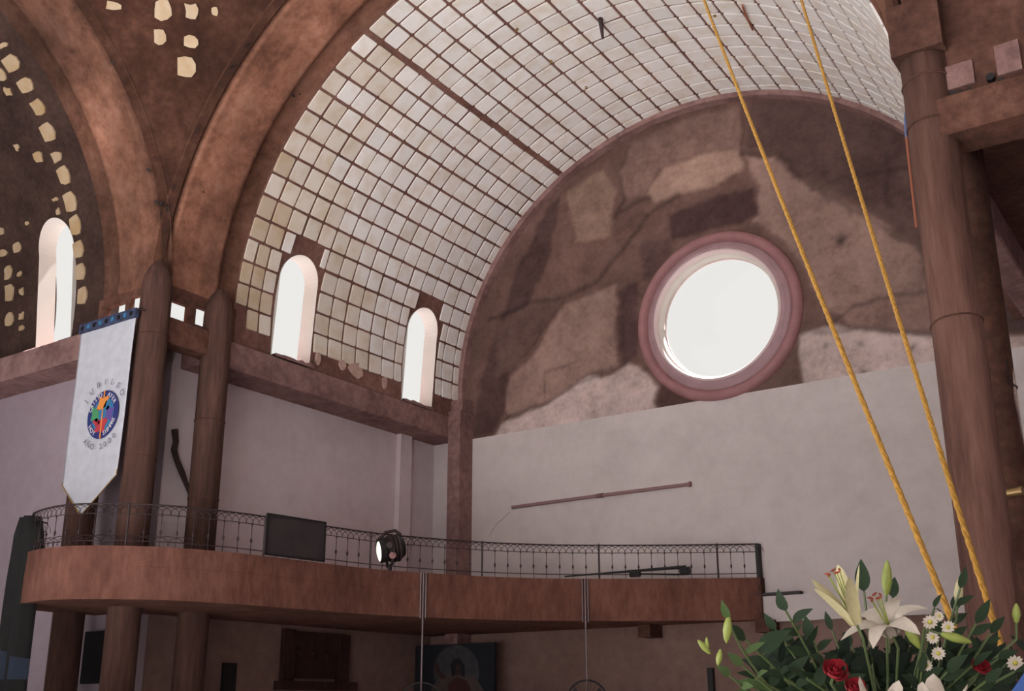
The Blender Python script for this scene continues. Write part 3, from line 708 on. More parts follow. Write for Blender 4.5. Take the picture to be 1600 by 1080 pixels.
def cat(s):                        # point and unit tangent, outward normal at arc length s
    s = min(max(s, 0), LEN); p = np.array([np.interp(s, seg, CUR[:, 0]), np.interp(s, seg, CUR[:, 1])])
    q0, q1 = max(s-.01, 0), min(s+.01, LEN); t = np.array([np.interp(q1, seg, CUR[:, i])-np.interp(q0, seg, CUR[:, i]) for i in (0, 1)]); t /= np.linalg.norm(t)
    return p, t, np.array([t[1], -t[0]])
ZT, ZBo, ZR = -.79, -.918, -.685
bal = empty('balcony', (-.8, .2, ZBo), 'curved brown concrete balcony sweeping round the columns to the end wall', 'balcony', kind='structure')
outer = [tuple(p) for p in CUR]; slab = [tuple(cat(s)[0]-cat(s)[2]*.006) for s in seg]; inner = [(.185, YW-.006), (WT+.004, YW-.006), (WT+.004, -.195), (-1.285, -.195)]
poly = slab+inner; n = len(poly)
v = [(x, y, ZBo) for x, y in poly]+[(x, y, ZT-.03) for x, y in poly]
obj('floor_slab', v, [tuple(range(n))[::-1], tuple(range(n, 2*n))]+[(j, (j+1) % n, n+(j+1) % n, n+j) for j in range(n)], M['fascia'], bal)
b = MB(); ins = [tuple(cat(s)[0]-cat(s)[2]*.03) for s in seg]; k = len(outer)
P = [[(x, y, ZBo) for x, y in outer], [(x, y, -.862) for x, y in outer]]
o1 = [tuple(np.array(p)+cat(s)[2]*.0007) for p, s in zip(outer, seg)]
b.grid([[(x, y, ZBo+.0) for x, y in o1], [(x, y, ZT-.050) for x, y in o1], [(x, y, ZT-.049) for x, y in outer], [(x, y, ZT) for x, y in outer], [(x, y, ZT) for x, y in ins], [(x, y, ZT-.04) for x, y in ins]])
b.build('fascia', M['fascia'], bal)
b = MB(); b.box((.180, 1.09, ZBo), (.190, YW-.004, ZT)); b.build('end_face', M['rib_dark'], bal)
for i, (x, y) in enumerate([(1022, 985), (1205, 985)]):
    p = on(x, y, 1, YW-.02); b = MB(); b.box((p[0]-.022, YW-.09, -.958), (p[0]+.022, YW-.005, ZBo-.002))
    struct(b.build('corbel', M['rib_dark']), ['dark corbel block under the middle of the balcony end', 'dark corbel block under the right tip of the balcony'][i], 'corbel')

# railing
rl = empty('balcony_railing', (-.7, .1, ZT), 'dark wrought iron railing with a scalloped top band along the balcony', 'railing')
INS = .012
def rp(s, z): p, t, nn = cat(s); q = p-nn*INS; return np.array([q[0], q[1], z])
s0, s1 = .10, LEN-.004; NB = 62; ss = np.linspace(s0, s1, NB)
fine = np.linspace(s0, s1, 190)
for z, r, nm in [(ZR, .0022, 'top_rail'), (ZR-.024, .0012, 'band_rail'), (ZT+.014, .0014, 'bottom_rail')]:
    b = MB(); b.tube([rp(s, z) for s in fine], r, 6); b.build(nm, M['iron'], rl)
def bal_mesh():
    b = MB(); h = (ZR-.024-ZT)*S; r = .008
    b.lathe([(r, 0), (r, h*.36), (.022, h*.43), (.030, h*.46), (.022, h*.49), (r, h*.56), (r, h*.94), (.022, h*.96), (r, h)], (0, 0, 0), (0, 0, 1), 6)
    me = bpy.data.meshes.new('baluster'); me.from_pydata(b.v, [], b.f); me.materials.append(M['iron']); return me
bme = bal_mesh(); pitch = (s1-s0)/(NB-1)*S
def arc_mesh():                    # one scallop spanning two balusters, local x along the rail
    b = MB(); b.tube([(pitch*1.0*math.cos(t), 0, .19*(math.sin(t))**.8) for t in np.linspace(.0, PI, 15)], .007, 4)
    me = bpy.data.meshes.new('scallop'); me.from_pydata(b.v, [], b.f); me.materials.append(M['iron']); return me
ame = arc_mesh()
def place(me, nm, s, z):
    p, t, nn = cat(s); o = bpy.data.objects.new(nm, me); COL.objects.link(o); o.parent = rl
    o.location = WV(rp(s, z))-rl.location; o.rotation_euler = (0, 0, math.atan2(t[1], t[0])); return o
for i, s in enumerate(ss):
    place(bme, 'baluster', s, ZT)
    if i % 9 == 4:
        b = MB(); q = rp(s, ZT); b.tube([q, q+[0, 0, ZR-ZT], q+[0, 0, ZR-ZT+.006]], [.003, .003, .0005], 6); b.build('post', M['iron'], rl)
for i in range(2*NB-3): place(ame, 'scallop', s0+(i+1)*(s1-s0)/(NB-1)/2, ZR-.024)
for i in range(2, 22): 
    if i < 20: place(ame, 'scallop', s0+(i+.5)*(s1-s0)/(NB-1), ZT+.014) if False else None
lme = ame.copy()
for i in range(4, 34):             # lower scallops only near the left end
    s = s0+(i+1)*(s1-s0)/(NB-1)/2
    if i % 2 == 0 or i < 14:
        o = place(ame, 'lower_scallop', s, ZT+.004)
b = MB(); q = rp(s1, ZT); b.box(tuple(q+[-.004, -.004, 0]), tuple(q+[.004, .004, ZR-ZT+.002])); b.build('end_post', M['black'], rl)
b = MB(); b.box((.178, 1.098, ZT), (.186, YW-.006, ZR)); b.build('end_panel', M['black'], rl)

# ================================================================== THINGS ON AND AROUND THE BALCONY
# dark board hung on the railing
def near_s(x, y, z=ZT):
    p = on(x, y, 2, z)[:2]; d = [np.linalg.norm(cat(s)[0]-p) for s in np.linspace(0, LEN, 600)]; return np.linspace(0, LEN, 600)[int(np.argmin(d))]
sa, sb = near_s(413, 868), near_s(504, 880); pa, pb = cat(sa)[0]+cat(sa)[2]*.004, cat(sb)[0]+cat(sb)[2]*.004
zt_a = on(413, 796, 0, pa[0])[2]; e = (pb-pa)/np.linalg.norm(pb-pa); nn = np.array([e[1], -e[0]])
t = empty('notice_board', ((pa[0]+pb[0])/2, (pa[1]+pb[1])/2, ZT+.002), 'plain dark grey board standing against the balcony railing', 'board')
zt_a = -.678
def qbox(b, a, c, z0, z1, th, off=0):
    a = a+nn*off; c = c+nn*off; q = nn*th
    return b.add([(a[0],a[1],z0),(c[0],c[1],z0),(c[0]+q[0],c[1]+q[1],z0),(a[0]+q[0],a[1]+q[1],z0),(a[0],a[1],z1),(c[0],c[1],z1),(c[0]+q[0],c[1]+q[1],z1),(a[0]+q[0],a[1]+q[1],z1)],
                 [(0,3,2,1),(4,5,6,7),(0,1,5,4),(1,2,6,5),(2,3,7,6),(3,0,4,7)])
b = MB(); qbox(b, pa, pb, ZT+.002, zt_a, .004); b.build('panel', M['board'], t)
b = MB(); w_ = e*.005
qbox(b, pa, pb, zt_a-.005, zt_a, .003, .004); qbox(b, pa, pb, ZT+.002, ZT+.007, .003, .004); qbox(b, pa, pa+w_, ZT+.002, zt_a, .003, .004); qbox(b, pb-w_, pb, ZT+.002, zt_a, .003, .004)
b.build('frame', M['black'], t)

# floodlight
s_ = near_s(612, 892); pf, tf, nf = cat(s_); base = np.array([pf[0], pf[1], ZT]); 
pc = on(610, 858, 1, pf[1]+nf[1]*.01)
fl = empty('floodlight', base, 'black theatre floodlight with a lit lens on the balcony edge', 'floodlight')
dirn = on(588, 862, 1, pc[1])-pc; dirn = -RM[0]*.93+(-RM[2])*.36; dirn /= np.linalg.norm(dirn); dirn[2] -= .08
b = MB(); b.lathe([(.001, -.040), (.026, -.040), (.034, -.028), (.036, .0), (.034, .012), (.036, .020), (.036, .034), (.032, .036)], pc, dirn, 20); b.build('housing', M['black'], fl, smooth=False)
b = MB(); b.lathe([(.031, .033), (.020, .037), (.001, .039)], pc-[0, 0, .004], dirn, 20); b.build('lens', M['lamp'], fl, smooth=True)
b = MB()
for q in range(3): b.lathe([(.0365, -.026+q*.011), (.040, -.024+q*.011), (.040, -.020+q*.011), (.0365, -.018+q*.011)], pc, dirn, 20)
b.build('cooling_fin', M['iron'], fl)
up = np.array([0, 0, 1.]); sd = np.cross(dirn, up); sd /= np.linalg.norm(sd)
b = MB(); b.tube([pc+sd*.042, pc+sd*.044-up*.02, pc+sd*.03-up*.048, pc-sd*.03-up*.048, pc-sd*.044-up*.02, pc-sd*.042], .004, 6); b.build('yoke', M['black'], fl)
b = MB(); b.tube([pc-up*.046, np.array([pc[0], pc[1], ZT])], .006, 8); b.build('clamp_post', M['black'], fl)
b = MB(); b.tube([pc+up*.036-dirn*.03, pc+up*.052-dirn*.012, pc+up*.050+dirn*.018, pc+up*.034+dirn*.03], .0055, 6); b.build('top_handle', M['iron'], fl)
for k_, (du, ds) in enumerate([(.0, -.041), (.02, -.038)]):
    q = pc+up*(du-.01)-sd*ds*-1; b = MB(); b.lathe([(.001, .008), (.009, .008), (.011, 0)], pc-RM[2]*.037+up*(-.012+.03*k_)+RM[0]*(.012-.01*k_), -RM[2], 10); b.build('adjusting_knob', [M['ring'], M['iron']][k_], fl)

# hanging fans on thin rods below the balcony edge
def fan(px, lab, ztop, zbot_px):
    s_ = near_s(px, 900); p, t_, n_ = cat(s_); q = p+n_*.006
    f = empty('hanging_fan', (q[0], q[1], -1.12), lab, 'fan', 'fans on rods under the balcony')
    b = MB()
    for s in (-1, 1):
        c = q+t_*.0085*s; b.tube([(c[0], c[1], ZBo-.004), (c[0], c[1], ZT)], .0022, 6)
    b.build('mounting_channel', M['steel'], f)
    zf = on(px, zbot_px, 1, q[1])[2]
    b = MB(); b.tube([(q[0], q[1], ZT-.002), (q[0], q[1], zf-.05)], .0026, 8); b.build('rod', M['steel'], f)
    c = np.array([q[0], q[1], zf-.062]); fd = np.array([.55, -.83, 0.])
    rt = np.cross(fd, up); R = .060
    pts = [c+R*(math.cos(a)*rt+math.sin(a)*up) for a in np.linspace(0, 2*PI, 41)]
    b = MB(); b.tube(pts, .0028, 6); b.build('guard_ring', M['black'], f)
    b = MB()
    for a in np.linspace(0, 2*PI, 25)[:-1]: b.tube([c+fd*.012, c+fd*.010+R*.6*(math.cos(a)*rt+math.sin(a)*up), c+R*(math.cos(a)*rt+math.sin(a)*up)], .0006, 4)
    b.build('guard_wires', M['iron'], f)
    b = MB(); b.lathe([(.001, -.03), (.014, -.026), (.017, 0), (.010, .012), (.001, .013)], c, fd, 14); b.build('motor', M['black'], f)
    for a in (0.4, 2.5, 4.6):
        d1 = math.cos(a)*rt+math.sin(a)*up; d2 = -math.sin(a)*rt+math.cos(a)*up
        v = [c+d1*.012-d2*.006, c+d1*.012+d2*.006, c+d1*.050+d2*.022+fd*.006, c+d1*.054-d2*.006-fd*.004]; v += [x-fd*.0015 for x in v]
        obj('blade', v, [(0,1,2,3),(7,6,5,4),(0,4,5,1),(1,5,6,2),(2,6,7,3),(3,7,4,0)], M['iron'], f)
    return f
fan(640, 'fan on a thin rod below the floodlight', ZT, 1066)
fan(917, 'fan on a thin rod below the long black bar', ZT, 1062)
# long black bar lying along the balcony edge
pA = on(880, 902, 1, cat(near_s(900, 903))[0][1]); sA = near_s(905, 903); sB = near_s(1075, 903)
pA = cat(sA)[0]+cat(sA)[2]*.010; pB = cat(sB)[0]+cat(sB)[2]*.012
A = np.array([pA[0], pA[1], ZT+.004]); Bp = on(1072, 886, 1, pB[1])
A = on(882, 901, 1, pA[1]); 
t = empty('boom_arm', A, 'long black metal bar lying along the balcony edge', 'bar')
b = MB(); b.tube([A, Bp], [.0022, .0055], 8); b.build('arm', M['black'], t)
C0 = on(985, 898, 1, (pA[1]+pB[1])/2); C1 = on(1000, 897, 1, (pA[1]+pB[1])/2); b = MB(); b.tube([C0, C1], .009, 8); b.build('clamp', M['black'], t)
E0 = on(1062, 898, 1, pB[1]); b = MB(); b.tube([C1, E0], .0028, 6); b.build('brace', M['black'], t)
b = MB(); b.tube([on(1064, 893, 1, pB[1]), on(1077, 892, 1, pB[1])], .013, 10); b.build('end_bracket', M['black'], t)

# tube fitting on the end wall
a, c, mm_ = on(800, 793, 1, YW-.012), on(1076, 757, 1, YW-.012), on(935, 775, 1, YW-.012)
t = empty('wall_tube', a, 'long brown two-part lamp tube fixed on the white end wall', 'tube')
b = MB(); b.tube([a, mm_], .0062, 10); b.build('tube', M['pipe'], t)
b = MB(); b.tube([mm_, c], .0062, 10); b.build('tube', M['pipe'], t)
b = MB(); b.tube([mm_+(a-mm_)*.02, mm_+(c-mm_)*.06], .0078, 10); b.build('tube_holder', M['beam'], t)
b = MB(); b.tube([c, c+(c-a)*.012], .009, 10); b.build('tube_holder', M['beam'], t)
b = MB(); b.tube([a, a+[.0, .01, 0]], .004, 6); b.build('wall_bracket', M['pipe'], t)
b = MB(); b.tube([c, c+[0, .01, 0]], .004, 6); b.build('wall_bracket', M['pipe'], t)
b = MB(); b.tube([on(797, 800, 1, YW-.008), on(775, 820, 1, YW-.008), on(765, 836, 1, YW-.008)], .0007, 4); b.build('lamp_wire', M['pipe'], t)

# crooked branch between the columns
pp = [(273, 671), (275, 690), (272, 703), (276, 718), (284, 738), (291, 756), (297, 772)]
b = MB(); b.tube([on(x, y, 0, WT+.012) for x, y in pp], [.010, .0085, .0095, .0085, .009, .007, .006], 8); tg = on(276, 712, 0, WT+.012); b.tube([tg, tg+[.01, -.02, .018]], [.004, .001], 5)
o = b.build('branch', M['bark'], smooth=True); tag(o, 'dark crooked branch leaning on the white wall between two columns', 'branch')

# banner
YB = -.362
TL, TR = on(127.5, 514, 1, YB), on(212.5, 493, 1, YB); zb_ = (TL[2]+TR[2])/2; x0, x1 = TL[0], TR[0]; wB = x1-x0
zTop = zb_; zSide = (on(119.5, 754, 1, YB)[2]+on(200, 740, 1, YB)[2])/2; zTip = on(150, 802, 1, YB)[2]
bn = empty('banner', ((x0+x1)/2, YB, zTip), 'white pointed jubilee banner with a round blue emblem hanging by the columns', 'banner')
nU, nV = 30, 60; P = []
for j in range(nV+1):
    row = []
    for i in range(nU+1):
        u = i/nU; zlow = zSide+(zTip-zSide)*(1-abs(u-.42)/(.42 if u < .42 else .58)); z = zTop+(zlow-zTop)*j/nV
        sag = .003*math.sin(u*4+1)*j/nV+.0008*math.sin(u*9+z*18)
        row.append((x0+wB*u+(-.006)*j/nV, YB+sag, z))
    P.append(row)
b = MB(); b.grid(P); cl = b.build('cloth', M['cloth'], bn, smooth=True)
sm = cl.modifiers.new('thick', 'SOLIDIFY'); sm.thickness = .012; sm.offset = 1
edge = [P[j][nU] for j in range(nV+1)]+[P[nV][i] for i in range(nU, -1, -1)]+[P[j][0] for j in range(nV, -1, -1)]
b = MB(); b.tube([np.array(p)-[0, .001, 0] for p in edge[nV-2:nV+nU+4]], .0016, 5); b.build('gold_hem', M['gold'], bn)
b = MB(); b.box((x0-.003, YB-.006, zTop-.012), (x1+.004, YB+.006, zTop+.016)); hb = b.build('top_band', M['navy'], bn)
for i in range(9):
    c = x0+wB*(i+.5)/9; b = MB(); b.box((c-.006, YB-.0075, zTop-.004), (c+.006, YB-.0055, zTop+.008)); b.build('band_motif', M['teal'] if i % 2 else M['black'], hb)
b = MB(); b.tube([(x0-.006, YB, zTop+.012), (x1+.012, YB, zTop+.012), (x1+.014, YB+.03, zTop+.013)], .003, 8); b.build('hanging_rod', M['iron'], bn)
ec = on(161, 648, 1, YB-.005); eR = .074
eR = (on(161, 612, 1, YB)[2]-on(161, 685, 1, YB)[2])/2
em = empty('emblem', ec, None, None); em.parent = bn; em.location = WV(ec)-bn.location
def eshape(name, pts, off, mt, par=em):
    k = len(pts); v = [(ec[0]+x*eR, ec[1]-off, ec[2]+z*eR) for x, z in pts]; v += [(x, y+.0006, z) for x, y, z in v]
    return obj(name, v, [tuple(range(k)), tuple(range(k, 2*k))[::-1]]+[(j, k+j, k+(j+1) % k, (j+1) % k) for j in range(k)], M[mt], par)
circ = lambda r, n=40, cx=0, cz=0, sx=1, sz=1: [(cx+r*sx*math.cos(t), cz+r*sz*math.sin(t)) for t in np.linspace(0, 2*PI, n, endpoint=False)]
eshape('blue_disc', circ(1.0), .001, 'blue')
eshape('inner_disc', circ(.70), .0018, 'teal')
def dove(cx, cz, ang, s, mt):
    base_ = [(-.42, .10), (-.20, .22), (-.05, .45), (.10, .24), (.30, .20), (.46, .05), (.26, -.02), (.08, -.20), (-.16, -.12), (-.34, -.06)]
    ca, sa_ = math.cos(ang), math.sin(ang); eshape('dove', [(cx+s*(x*ca-z*sa_), cz+s*(x*sa_+z*ca)) for x, z in base_], .0026, mt)
dove(-.02, .42, .5, 1.0, 'orange'); dove(-.42, .10, 2.1, .95, 'green'); dove(-.05, -.38, 3.6, 1.05, 'red'); dove(.40, -.06, 5.2, .95, 'violet'); dove(.26, .28, .2, .7, 'teal'); dove(-.34, -.22, 2.9, .6, 'red')
eshape('cross_bar', [(-.045, 1.0), (.045, 1.0), (.03, .2), (.06, -1.0), (-.03, -1.0), (-.03, .2)], .0032, 'orange')
def letters(word, r, a0, a1, size, mt, parent, off, flip=False, name='letter'):
    for k, ch in enumerate(word):
        a = math.radians(a0+(a1-a0)*(k/(len(word)-1)) if len(word) > 1 else (a0+a1)/2)
        if ch == ' ': continue
        cu = bpy.data.curves.new(name, 'FONT'); cu.body = ch; cu.size = size*S; cu.align_x = 'CENTER'; cu.align_y = 'CENTER'; cu.extrude = .002; cu.resolution_u = 3
        o = bpy.data.objects.new('tmp', cu); COL.objects.link(o); bpy.context.view_layer.update()
        me = bpy.data.meshes.new_from_object(o.evaluated_get(bpy.context.evaluated_depsgraph_get())); bpy.data.objects.remove(o)
        me.materials.clear(); me.materials.append(M[mt]); o = bpy.data.objects.new(name, me); COL.objects.link(o); o.parent = parent
        p = np.array([ec[0]+r*eR*math.cos(a), ec[1]-off, ec[2]+r*eR*math.sin(a)])
        o.location = WV(p)-wloc(parent); tw = a-PI/2 if not flip else a+PI/2
        o.rotation_euler = Matrix.Rotation(tw, 3, 'Y').transposed().to_euler() if False else (Matrix.Rotation(-tw, 3, 'Y') @ Matrix.Rotation(PI/2, 3, 'X')).to_euler()
letters('JUBILEO', 1.36, 148, 32, .024, 'grey_ink', cl, .004)
letters('AÑO 2000', 1.36, 228, 312, .022, 'grey_ink', cl, .004, True)
letters('CRISTO', .84, 160, 106, .018, 'white', em, .003)
letters('AYER', .84, 68, 32, .018, 'white', em, .003)
letters('HOY', .84, 212, 240, .018, 'white', em, .003, True)
letters('SIEMPRE', .84, 286, 338, .018, 'white', em, .003, True)

# dark cloth at the balcony's left end
def cl_pt(x, y): return on(x, y, 1, -.545)
Lp = [(47, 812), (34, 840), (28, 868), (21, 910), (15, 950), (9, 1000), (3, 1050), (-4, 1110), (-12, 1180)]
Rp = [(58, 808), (62, 835), (63, 862), (55, 905), (50, 950), (44, 1000), (38, 1050), (31, 1110), (24, 1180)]
t = empty('draped_cloth', cl_pt(20, 1180), 'dark cloth hanging down past the left end of the balcony', 'cloth')
YD = -.505; P = []
for (lx, ly), (rx, ry) in zip(Lp, Rp):
    row = []
    for i in range(13):
        u = i/12; q = on(lx+(rx-lx)*u, ly+(ry-ly)*u, 1, YD)
        q[1] += .012*math.cos(u*PI*4)-.02*math.sin(u*PI); row.append(q)
    P.append(row)
b = MB(); b.grid(P); o = b.build('cloth', M['darkcloth'], t, smooth=True); sm = o.modifiers.new('t', 'SOLIDIFY'); sm.thickness = .06
b = MB(); b.tube([np.array(r[0]) for r in P], .0022, 5); b.build('ochre_edge', M['gold'], t)
P2 = []
for f in np.linspace(0, 1, 5):
    row = []
    for i in range(13):
        u = i/12; lx, ly = 8-7*f, 1012+50*f; rx, ry = 42-5*f, 1030+32*f; q = on(lx+(rx-lx)*u, ly+(ry-ly)*u, 1, YD-.004); q[1] += .012*math.cos(u*PI*4)-.02*math.sin(u*PI)-.003; row.append(q)
    P2.append(row)
b = MB(); b.grid(P2); b.build('blue_band', M['bluecloth'], t, smooth=True)

# ---- things on the walls below the balcony
def wallbox(name, ax, pos, x0, y0, x1, y1, depth, mt, parent=None):
    a, c = on(x0, y0, ax, pos), on(x1, y1, ax, pos); b = MB()
    if ax == 0: b.box((pos, min(a[1], c[1]), min(a[2], c[2])), (pos+depth, max(a[1], c[1]), max(a[2], c[2])))
    else: b.box((min(a[0], c[0]), pos-depth, min(a[2], c[2])), (max(a[0], c[0]), pos, max(a[2], c[2])))
    return b.build(name, M[mt], parent)
o = wallbox('loudspeaker', 1, -.192, 140, 988, 176, 1068, .014, 'black'); tag(o, 'black box loudspeaker on the wall between the columns below the balcony', 'speaker')
o = wallbox('wall_switchbox', 0, WT+.001, 347, 1036, 362, 1100, .012, 'black'); tag(o, 'narrow black box on the wall right of the columns below the balcony', 'box')
o = wallbox('wall_niche_box', 1, YW-.008, 1107, 1044, 1119, 1110, .012, 'black'); tag(o, 'narrow black box low on the end wall beside the flowers', 'box')
t = empty('carved_panel', on(490, 1078, 0, WT+.001), 'dark carved wooden relief panel with a sill under the balcony', 'panel')
wallbox('panel', 0, WT+.001, 444, 985, 534, 1062, .012, 'wood', t); wallbox('sill', 0, WT+.001, 428, 1064, 546, 1080, .035, 'wood', t)
o = wallbox('frame', 0, WT+.001, 440, 983, 452, 1064, .02, 'wood', t); o = wallbox('frame', 0, WT+.001, 526, 992, 538, 1066, .02, 'wood', t)
for k_ in range(3):
    q = on(468+k_*22, 1020+4*k_, 0, WT+.016); b = MB(); b.lathe([(.001, .006), (.012, .004), (.018, -.004)], q, (1, 0, 0), 10); b.build('relief', M['wood'], t)
# painting: plain robed figure in a halo
t = empty('painting', on(710, 1120, 1, YW-.01), 'large dark painting of a haloed robed figure on the end wall', 'painting')
t_y = 1.043
a = on(648, 1000, 1, t_y); c = on(776, 1000, 1, t_y); zt_ = -.955; zb_ = -1.23
b = MB(); b.box((max(a[0], WT+.008), t_y-.012, zb_), (c[0], t_y, zt_)); b.build('canvas', M['pcv'], t)
def pshape(name, px, mt, off):
    pts = [on(x, y, 1, t_y-.012-off) for x, y in px]; k = len(pts); v = [tuple(p) for p in pts]+[(p[0], p[1]+.001, p[2]) for p in pts]
    obj(name, v, [tuple(range(k)), tuple(range(k, 2*k))[::-1]]+[(j, (j+1) % k, k+(j+1) % k, k+j) for j in range(k)], M[mt], t)
pshape('painted_halo', [(713+36*math.cos(q), 1050+42*math.sin(q)) for q in np.linspace(0, 2*PI, 24, endpoint=False)], 'glow', .001)
pshape('painted_robe', [(676, 1120), (674, 1075), (688, 1058), (704, 1052), (724, 1052), (744, 1060), (760, 1085), (764, 1120)], 'robe', .002)
pshape('painted_sash', [(704, 1120), (700, 1070), (712, 1058), (730, 1064), (738, 1085), (742, 1120)], 'redrobe', .003)
pshape('painted_head', [(714+9*math.cos(q), 1042+14*math.sin(q)) for q in np.linspace(0, 2*PI, 16, endpoint=False)], 'skin', .004)
pshape('painted_hair', [(706, 1058), (704, 1040), (709, 1030), (718, 1030), (725, 1040), (726, 1058), (721, 1056), (720, 1040), (712, 1038), (710, 1056)], 'pcv', .005)
pshape('painted_arm', [(690, 1062), (680, 1050), (678, 1038), (684, 1038), (688, 1050), (698, 1060)], 'skin', .004)

# cord with a blue top end hanging behind the big column
a = on(1414, 186, 1, -.02); m_ = on(1416, 215, 1, -.02); c = on(1432, 355, 1, -.02)
t = empty('pull_chain', c, 'thin orange brown pull cord with a blue upper end beside the big column', 'pull cord')
b = MB(); b.tube([np.array([a[0]+.004, .01, a[2]+.06]), a, m_], .0028, 6); b.build('blue_end', M['bluecord'], t); b = MB(); b.tube([m_, c], .0025, 6); b.build('cord', M['rust'], t)
# little spot lamp on the dark column
p = on(1572, 771, 1, -.09); t = empty('spot_lamp', p-[0, 0, .012], 'small metal spot lamp on the dark column at the picture edge', 'lamp')
b = MB(); b.tube([p, p+np.array([.028, -.004, .001])], [.007, .0085], 12); b.build('housing', M['brass'], t); b = MB(); b.tube([p, p+np.array([-.012, .012, -.004])], .003, 6); b.build('bracket', M['black'], t)
pw = [on(1574, 560, 1, -.085), on(1576, 600, 1, -.083), on(1590, 604, 1, -.083)]; b = MB(); b.tube(pw, .0012, 5); tag(b.build('wire', M['black']), 'loose black wire on the dark column at the picture edge', 'wire')

# yellow ropes from the crossing down to the altar
def rope(p0, p1, d0, d1, lab, mid=None):
    a, c = W(at(*p0, d0)), W(at(*p1, d1)); e = (a-c); top = a+e/np.linalg.norm(e)*3.0; bot = c-e/np.linalg.norm(e)*.0
    fl_ = c+(c-a)/np.linalg.norm(c-a)*((c[2]-.0)/abs((c-a)[2]/np.linalg.norm(c-a)))*.55
    pts = [top+(fl_-top)*f+np.array([0, 0, -.10*math.sin(PI*f)]) for f in np.linspace(0, 1, 40)]
    t = empty('rope', fl_, lab, 'rope', None, None, True)
    for k_ in range(3):
        b = MB(); tw = []
        e1 = np.cross(pts[-1]-pts[0], [0, 0, 1.]); e1 /= np.linalg.norm(e1); e2 = np.cross(e1, pts[-1]-pts[0]); e2 /= np.linalg.norm(e2)
        L_ = np.linalg.norm(pts[-1]-pts[0]); n_ = int(L_/.03)
        for i in range(n_):
            f = i/(n_-1); j = f*39; i0 = min(int(j), 38); q = pts[i0]+(pts[i0+1]-pts[i0])*(j-i0); an = f*L_/.16*2*PI+k_*2*PI/3
            tw.append(q+.0036*(math.cos(an)*e1+math.sin(an)*e2))
        b.tube(tw, .0062, 5); b.build('strand', M['rope'], t, world=True, smooth=True)
    return t
rope((1106, 0), (1482, 938), 6.5, 2.75, 'yellow rope nearer the round window, running down to the lilies')
rope((1256, 0), (1556, 968), 6.5, 2.9, 'yellow rope nearer the big column, running down to the flowers')

# ================================================================== FLOWERS IN FRONT
FD = 2.1
foc = W(at(1390, 1200, 2.12))
ped = empty('flower_stand', (foc[0], foc[1], 0), 'stand and basket under the flower arrangement', 'stand', None, None, True)
b = MB(); b.lathe([(.001, 0), (.18, 0), (.18, .03), (.05, .06), (.035, .15), (.035, foc[2]-.32), (.12, foc[2]-.26), (.12, foc[2]-.24), (.001, foc[2]-.24)], (foc[0], foc[1], 0), (0, 0, 1), 24); b.build('pedestal', M['brass'], ped, world=True)
b = MB(); b.lathe([(.001, foc[2]-.24), (.11, foc[2]-.24), (.16, foc[2]-.06), (.15, foc[2]-.06), (.10, foc[2]-.2)], (foc[0], foc[1], 0), (0, 0, 1), 24); b.build('basket', M['wood'], ped, world=True)
b = MB(); b.lathe([(.14, foc[2]-.20), (.145, foc[2]-.05), (.11, foc[2]+.0), (.001, foc[2]+.02)], (foc[0], foc[1], 0), (0, 0, 1), 16); b.build('foam', M['foam'], ped, world=True)
def leaf_mesh(name, mt, wid=.42, curl=.18, fold=.10):
    V, F = [], []; n_ = 7
    for i in range(n_+1):
        u = i/n_; w = wid/2*math.sin(PI*min(1, u**.8*1.0))**.9*(1-.15*u) if 0 < i < n_ else .004
        z = curl*u*u*-1; V += [(-w, u, z+fold*w*2), (0, u, z), (w, u, z+fold*w*2)]
    for i in range(n_):
        a = i*3; F += [(a, a+1, a+4, a+3), (a+1, a+2, a+5, a+4)]
    me = bpy.data.meshes.new(name); me.from_pydata(V, [], F); me.shade_smooth(); me.materials.append(M[mt]); return me
LM = {('leaf', k): leaf_mesh('leaf', 'leaf', .40+.1*k, .1+.12*k) for k in range(3)}
LM.update({('leaf2', k): leaf_mesh('leaf', 'leaf2', .36+.1*k, .1+.12*k) for k in range(3)})
def orient(d, up=(0, 0, 1)):       # matrix with local y along d
    y = Vector(d).normalized(); z = Vector(up); x = y.cross(z)
    if x.length < 1e-3: x = Vector((1, 0, 0))
    x.normalize(); z = x.cross(y); return Matrix([[x[i], y[i], z[i]] for i in range(3)]).to_4x4()
def put(me, nm, par, p, d, size, up=(0, 0, 1), roll=0):
    o = bpy.data.objects.new(nm, me); COL.objects.link(o); o.parent = par
    o.matrix_basis = Matrix.Translation(Vector(p)-wloc(par)) @ orient(d, up) @ Matrix.Rotation(roll, 4, 'Y') @ Matrix.Diagonal((size, size, size, 1)); return o
camdir = RM[2]; rgt = RM[0]; cup = RM[1]
